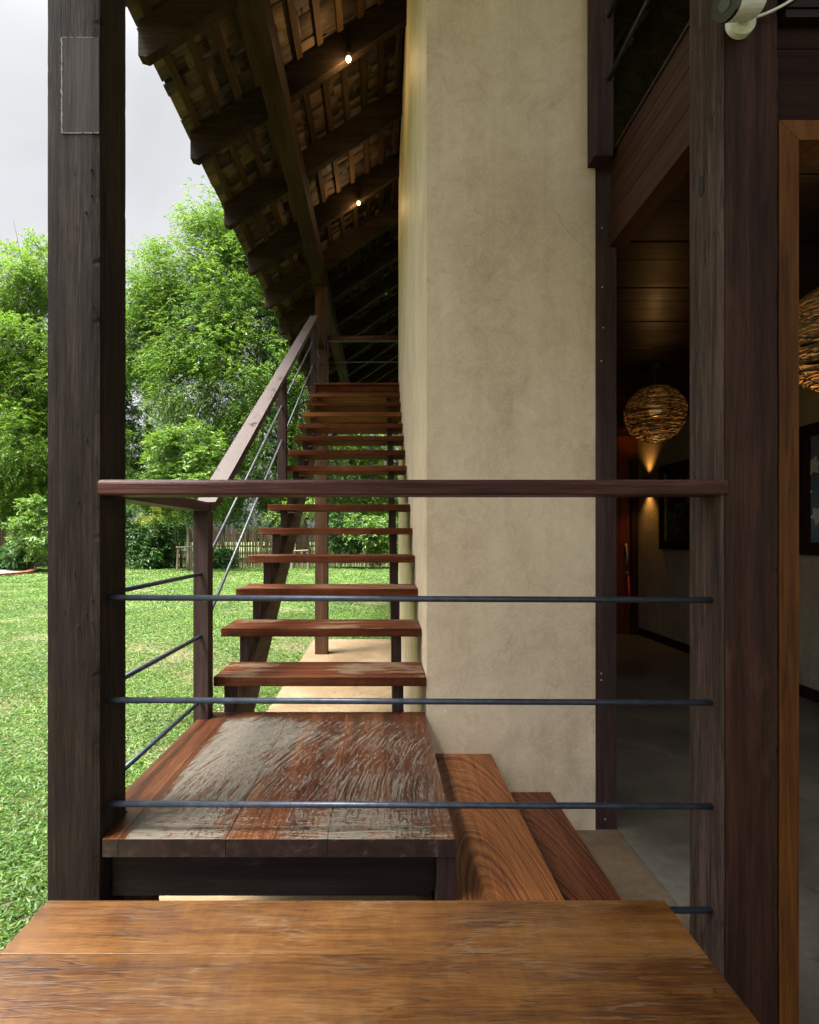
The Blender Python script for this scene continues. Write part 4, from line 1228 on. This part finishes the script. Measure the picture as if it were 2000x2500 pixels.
# saplings and their stakes
def sapling(label, dx, y, topy, lb, mat, seed, stems=1, n=260, ll=.12, lw=.05):
    rng = np.random.default_rng(seed)
    b = gpos(dx, y)
    t = thing('sapling', label, 'sapling', b, 'saplings on the lawn')
    bm = bmesh.new()
    ztop = P(dx, topy, y)[1]
    for s in range(stems):
        a = rng.uniform(0, 6.28)
        sp_ = 0.0 if stems == 1 else rng.uniform(.25, .6)
        e = Vector((b[0] + math.cos(a) * sp_, b[1] + math.sin(a) * sp_, ztop - rng.uniform(0, .4)))
        q = [Vector(b).lerp(e, k / 6) + Vector((rng.normal() * .02, 0, 0)) - Vector((math.cos(a), math.sin(a), 0)) * sp_ * .5 * math.sin(math.pi * k / 6) for k in range(7)]
        tube(q, [0.035 * (1 - .7 * k / 6) for k in range(7)], 6, bm)
        for _ in range(6):
            u = int(rng.integers(3, 7))
            e2 = q[u] + Vector((rng.normal() * .35, rng.normal() * .35, abs(rng.normal()) * .4))
            tube([q[u], q[u].lerp(e2, .5), e2], [.014, .01, .004], 5, bm)
    obj('stem', bm, M['palebark'], t, smooth=True)
    V, Q = foliage(lb, n, 6, ll, lw, .3, rng, clump_r=.25, per_clump=16)
    npobj('crown', V, Q, M[mat], t)
    return b
b1 = sapling('multi-stemmed sapling with orange-tinged leaves on the lawn near the fence', 332, 25.5, 1085, [lobe(330, 1085, 25.5, 36, 26, .6), lobe(345, 1060, 25.5, 24, 22, .5)], 'leaforange', 71, 5, 240)
b2 = sapling('staked sapling with a straight pale stem behind the lower newel', 396, 24.0, 1050, [lobe(380, 1085, 24, 30, 18, .5), lobe(420, 1075, 24, 26, 22, .5)], 'leafmango', 72, 1, 120, .2, .07)
b3 = sapling('feathery multi-stemmed sapling seen past the stair rods', 620, 26.0, 1070, [lobe(610, 1085, 26, 45, 28, .8), lobe(640, 1060, 26, 34, 24, .7)], 'leafbright', 73, 4, 420)
b4 = sapling('thin sapling seen through the stair between the column and the wall', 770, 25.0, 1100, [lobe(770, 1110, 25, 36, 24, .6)], 'leafmango', 74, 1, 260, .17, .06)
rb_ = tube([(b1[0], b1[1] - .05, GZ + .62), (b1[0], b1[1] - .05, GZ + .72)], 0.07, 10)
tube([(b1[0] + .03, b1[1] - .1, GZ + .66), (b1[0] + .14, b1[1] - .12, GZ + .55)], 0.015, 6, rb_)
tag(obj('ribbon', rb_, M['ribbon'], None, origin=(b1[0], b1[1], GZ + .62)), 'red ribbon tied round the multi-stemmed sapling', 'ribbon')
rb_ = tube([(b3[0] - .3, b3[1] - .05, GZ + .75), (b3[0] - .3, b3[1] - .05, GZ + .85)], 0.06, 10)
tag(obj('ribbon', rb_, M['ribbon'], None, origin=(b3[0], b3[1], GZ + .7)), 'red ribbon tied to the feathery sapling behind the stair rods', 'ribbon')
def stakes(label, dx, y, w_, h):
    b = gpos(dx, y)
    t = thing('plant_stake', label, 'plant stake', b, 'stakes holding saplings')
    for (ox, oy) in ((-w_, -.1), (w_ * .1, .3), (w_, -.1)):
        obj('stake', tube([(b[0] + ox * 1.12, b[1] + oy, GZ - .02), (b[0] + ox, b[1] + oy, GZ + h)], 0.05, 8), M['palebark'], t)
    obj('crossbar', tube([(b[0] - w_ * 1.15, b[1] - .15, GZ + h - .06), (b[0] + w_ * 1.15, b[1] - .15, GZ + h - .02)], 0.035, 8), M['palebark'], t)
stakes('rough pole stakes with a crossbar round the sapling behind the lower newel', 396, 24.0, 0.42, 1.15)
stakes('rough pole stakes with a crossbar seen under the stair', 632, 25.0, 0.36, 0.95)

# bamboo fence
fn = thing('bamboo_fence', 'weathered bamboo slat fence across the back of the garden', 'fence', (-8, 26.6, GZ))
bm = bmesh.new()
x = -30.0
rr = random.Random(5)
while x < 9:
    wd = rr.uniform(.028, .05)
    h = rr.uniform(1.85, 2.25)
    tl = rr.uniform(-.06, .06)
    hexa(bm, [(x, 26.6, GZ), (x + wd, 26.6, GZ), (x + wd, 26.65, GZ), (x, 26.65, GZ),
              (x + tl, 26.6, GZ + h), (x + wd + tl, 26.6, GZ + h), (x + wd + tl, 26.65, GZ + h), (x + tl, 26.65, GZ + h)])
    x += wd + rr.uniform(.012, .05)
obj('slats', bm, M['bamboo'], fn)
for z in (.45, 1.1, 1.7):
    obj('rail', tube([(-30, 26.70, GZ + z), (9, 26.70, GZ + z)], 0.04, 8), M['bamboo'], fn)

# brick-edged gravel bed
bd = thing('brick_edging', 'curved red brick kerb round a gravel bed at the left edge of the lawn', 'edging', (-18.6, 21.6, GZ))
bm = bmesh.new()
cxg, cyg, rxg, ryg = -18.7, 21.5, 3.5, 3.1
nb = 74
for k in range(nb):
    a0 = 2 * math.pi * k / nb; a1 = 2 * math.pi * (k + .93) / nb
    pts = []
    for z in (GZ - .05, GZ + .13 + rr.uniform(-.01, .01)):
        for (a, s) in ((a0, 1.0), (a1, 1.0), (a1, 1.075), (a0, 1.075)):
            pts.append((cxg + math.cos(a) * rxg * s, cyg + math.sin(a) * ryg * s, z))
    hexa(bm, pts, 0.008)
obj('brick', bm, M['brick'], bd)
bm = bmesh.new()
vs = [bm.verts.new((cxg + math.cos(2 * math.pi * k / 60) * rxg * .998, cyg + math.sin(2 * math.pi * k / 60) * ryg * .998, GZ + .05)) for k in range(60)]
bm.faces.new(vs)
tag(obj('gravel', bm, M['gravel'], None), kind='stuff')

# lawn blades
def lawn(seed, bands, dry):
    rng = np.random.default_rng(seed)
    Vs, Qs, off = [], [], 0
    for (y0, y1, dens, ll, lw) in bands:
        xa, xb = -0.95 * y1 - 2.6, 0.12 * y1 + 0.4
        n = int((xb - xa) * (y1 - y0) * dens)
        x = rng.uniform(xa, xb, n); y = rng.uniform(y0, y1, n)
        keep = (x > -0.90 * y - 2.4) & (x < 0.08 * y + 0.3)
        keep &= ~((x > -1.045) & (x < 1.3) & (y < 7.94))
        keep &= ~((x > 0.2) & (y < 7.2))
        keep &= ~((((x - cxg) / (rxg * 1.09)) ** 2 + ((y - cyg) / (ryg * 1.09)) ** 2) < 1)
        # thin, patchy turf
        pn = np.sin(x * 1.7 + 1.3 * np.sin(y * 0.9)) * np.sin(y * 1.3 + 1.1 * np.sin(x * 1.1 + 2)) + 0.55 * np.sin(x * 4.1 + y * 2.2) * np.sin(y * 4.7 - x * 1.3)
        thin = np.clip(0.95 - np.clip(pn - 0.25, 0, 1) * 0.95, 0.12, 1)
        if dry: thin = np.clip(pn + 0.15, 0.06, 1)
        keep &= rng.random(n) < thin
        x, y = x[keep], y[keep]
        n = len(x)
        az = rng.uniform(0, 2 * np.pi, n)
        el = rng.uniform(0.15, 1.0, n) if not dry else rng.uniform(-.05, .35, n)
        d = np.stack([np.cos(az) * np.cos(el), np.sin(az) * np.cos(el), np.sin(el)], 1)
        side = unit(np.cross(d, np.array([0, 0, 1.0]) + rng.normal(size=(n, 3)) * .4))
        base = np.stack([x, y, np.full(n, GZ + 0.004) + rng.uniform(0, .012, n)], 1)
        V, Q = quads_from(base, d, side, ll * rng.uniform(.6, 1.3, n), lw * rng.uniform(.7, 1.3, n), 0.35, rng)
        Vs.append(V); Qs.append(Q + off); off += len(V)
    return np.concatenate(Vs), np.concatenate(Qs)
bands = [(1.2, 3.6, 9000, .052, .0085), (3.6, 6.5, 4600, .054, .0092), (6.5, 11, 2000, .062, .012), (11, 18, 700, .085, .018), (18, 26.6, 230, .12, .03)]
V, Q = lawn(81, bands, False)
tag(npobj('grass', V, Q, M['grass'], None), 'short broad-bladed green lawn', 'grass', kind='stuff')
V, Q = lawn(82, [(a, b, d * .13, l * .8, w_ * 1.1) for a, b, d, l, w_ in bands], True)
tag(npobj('dry_leaves', V, Q, M['drygrass'], None), 'dry straw and fallen leaves lying in the lawn', 'dry leaves', kind='stuff')
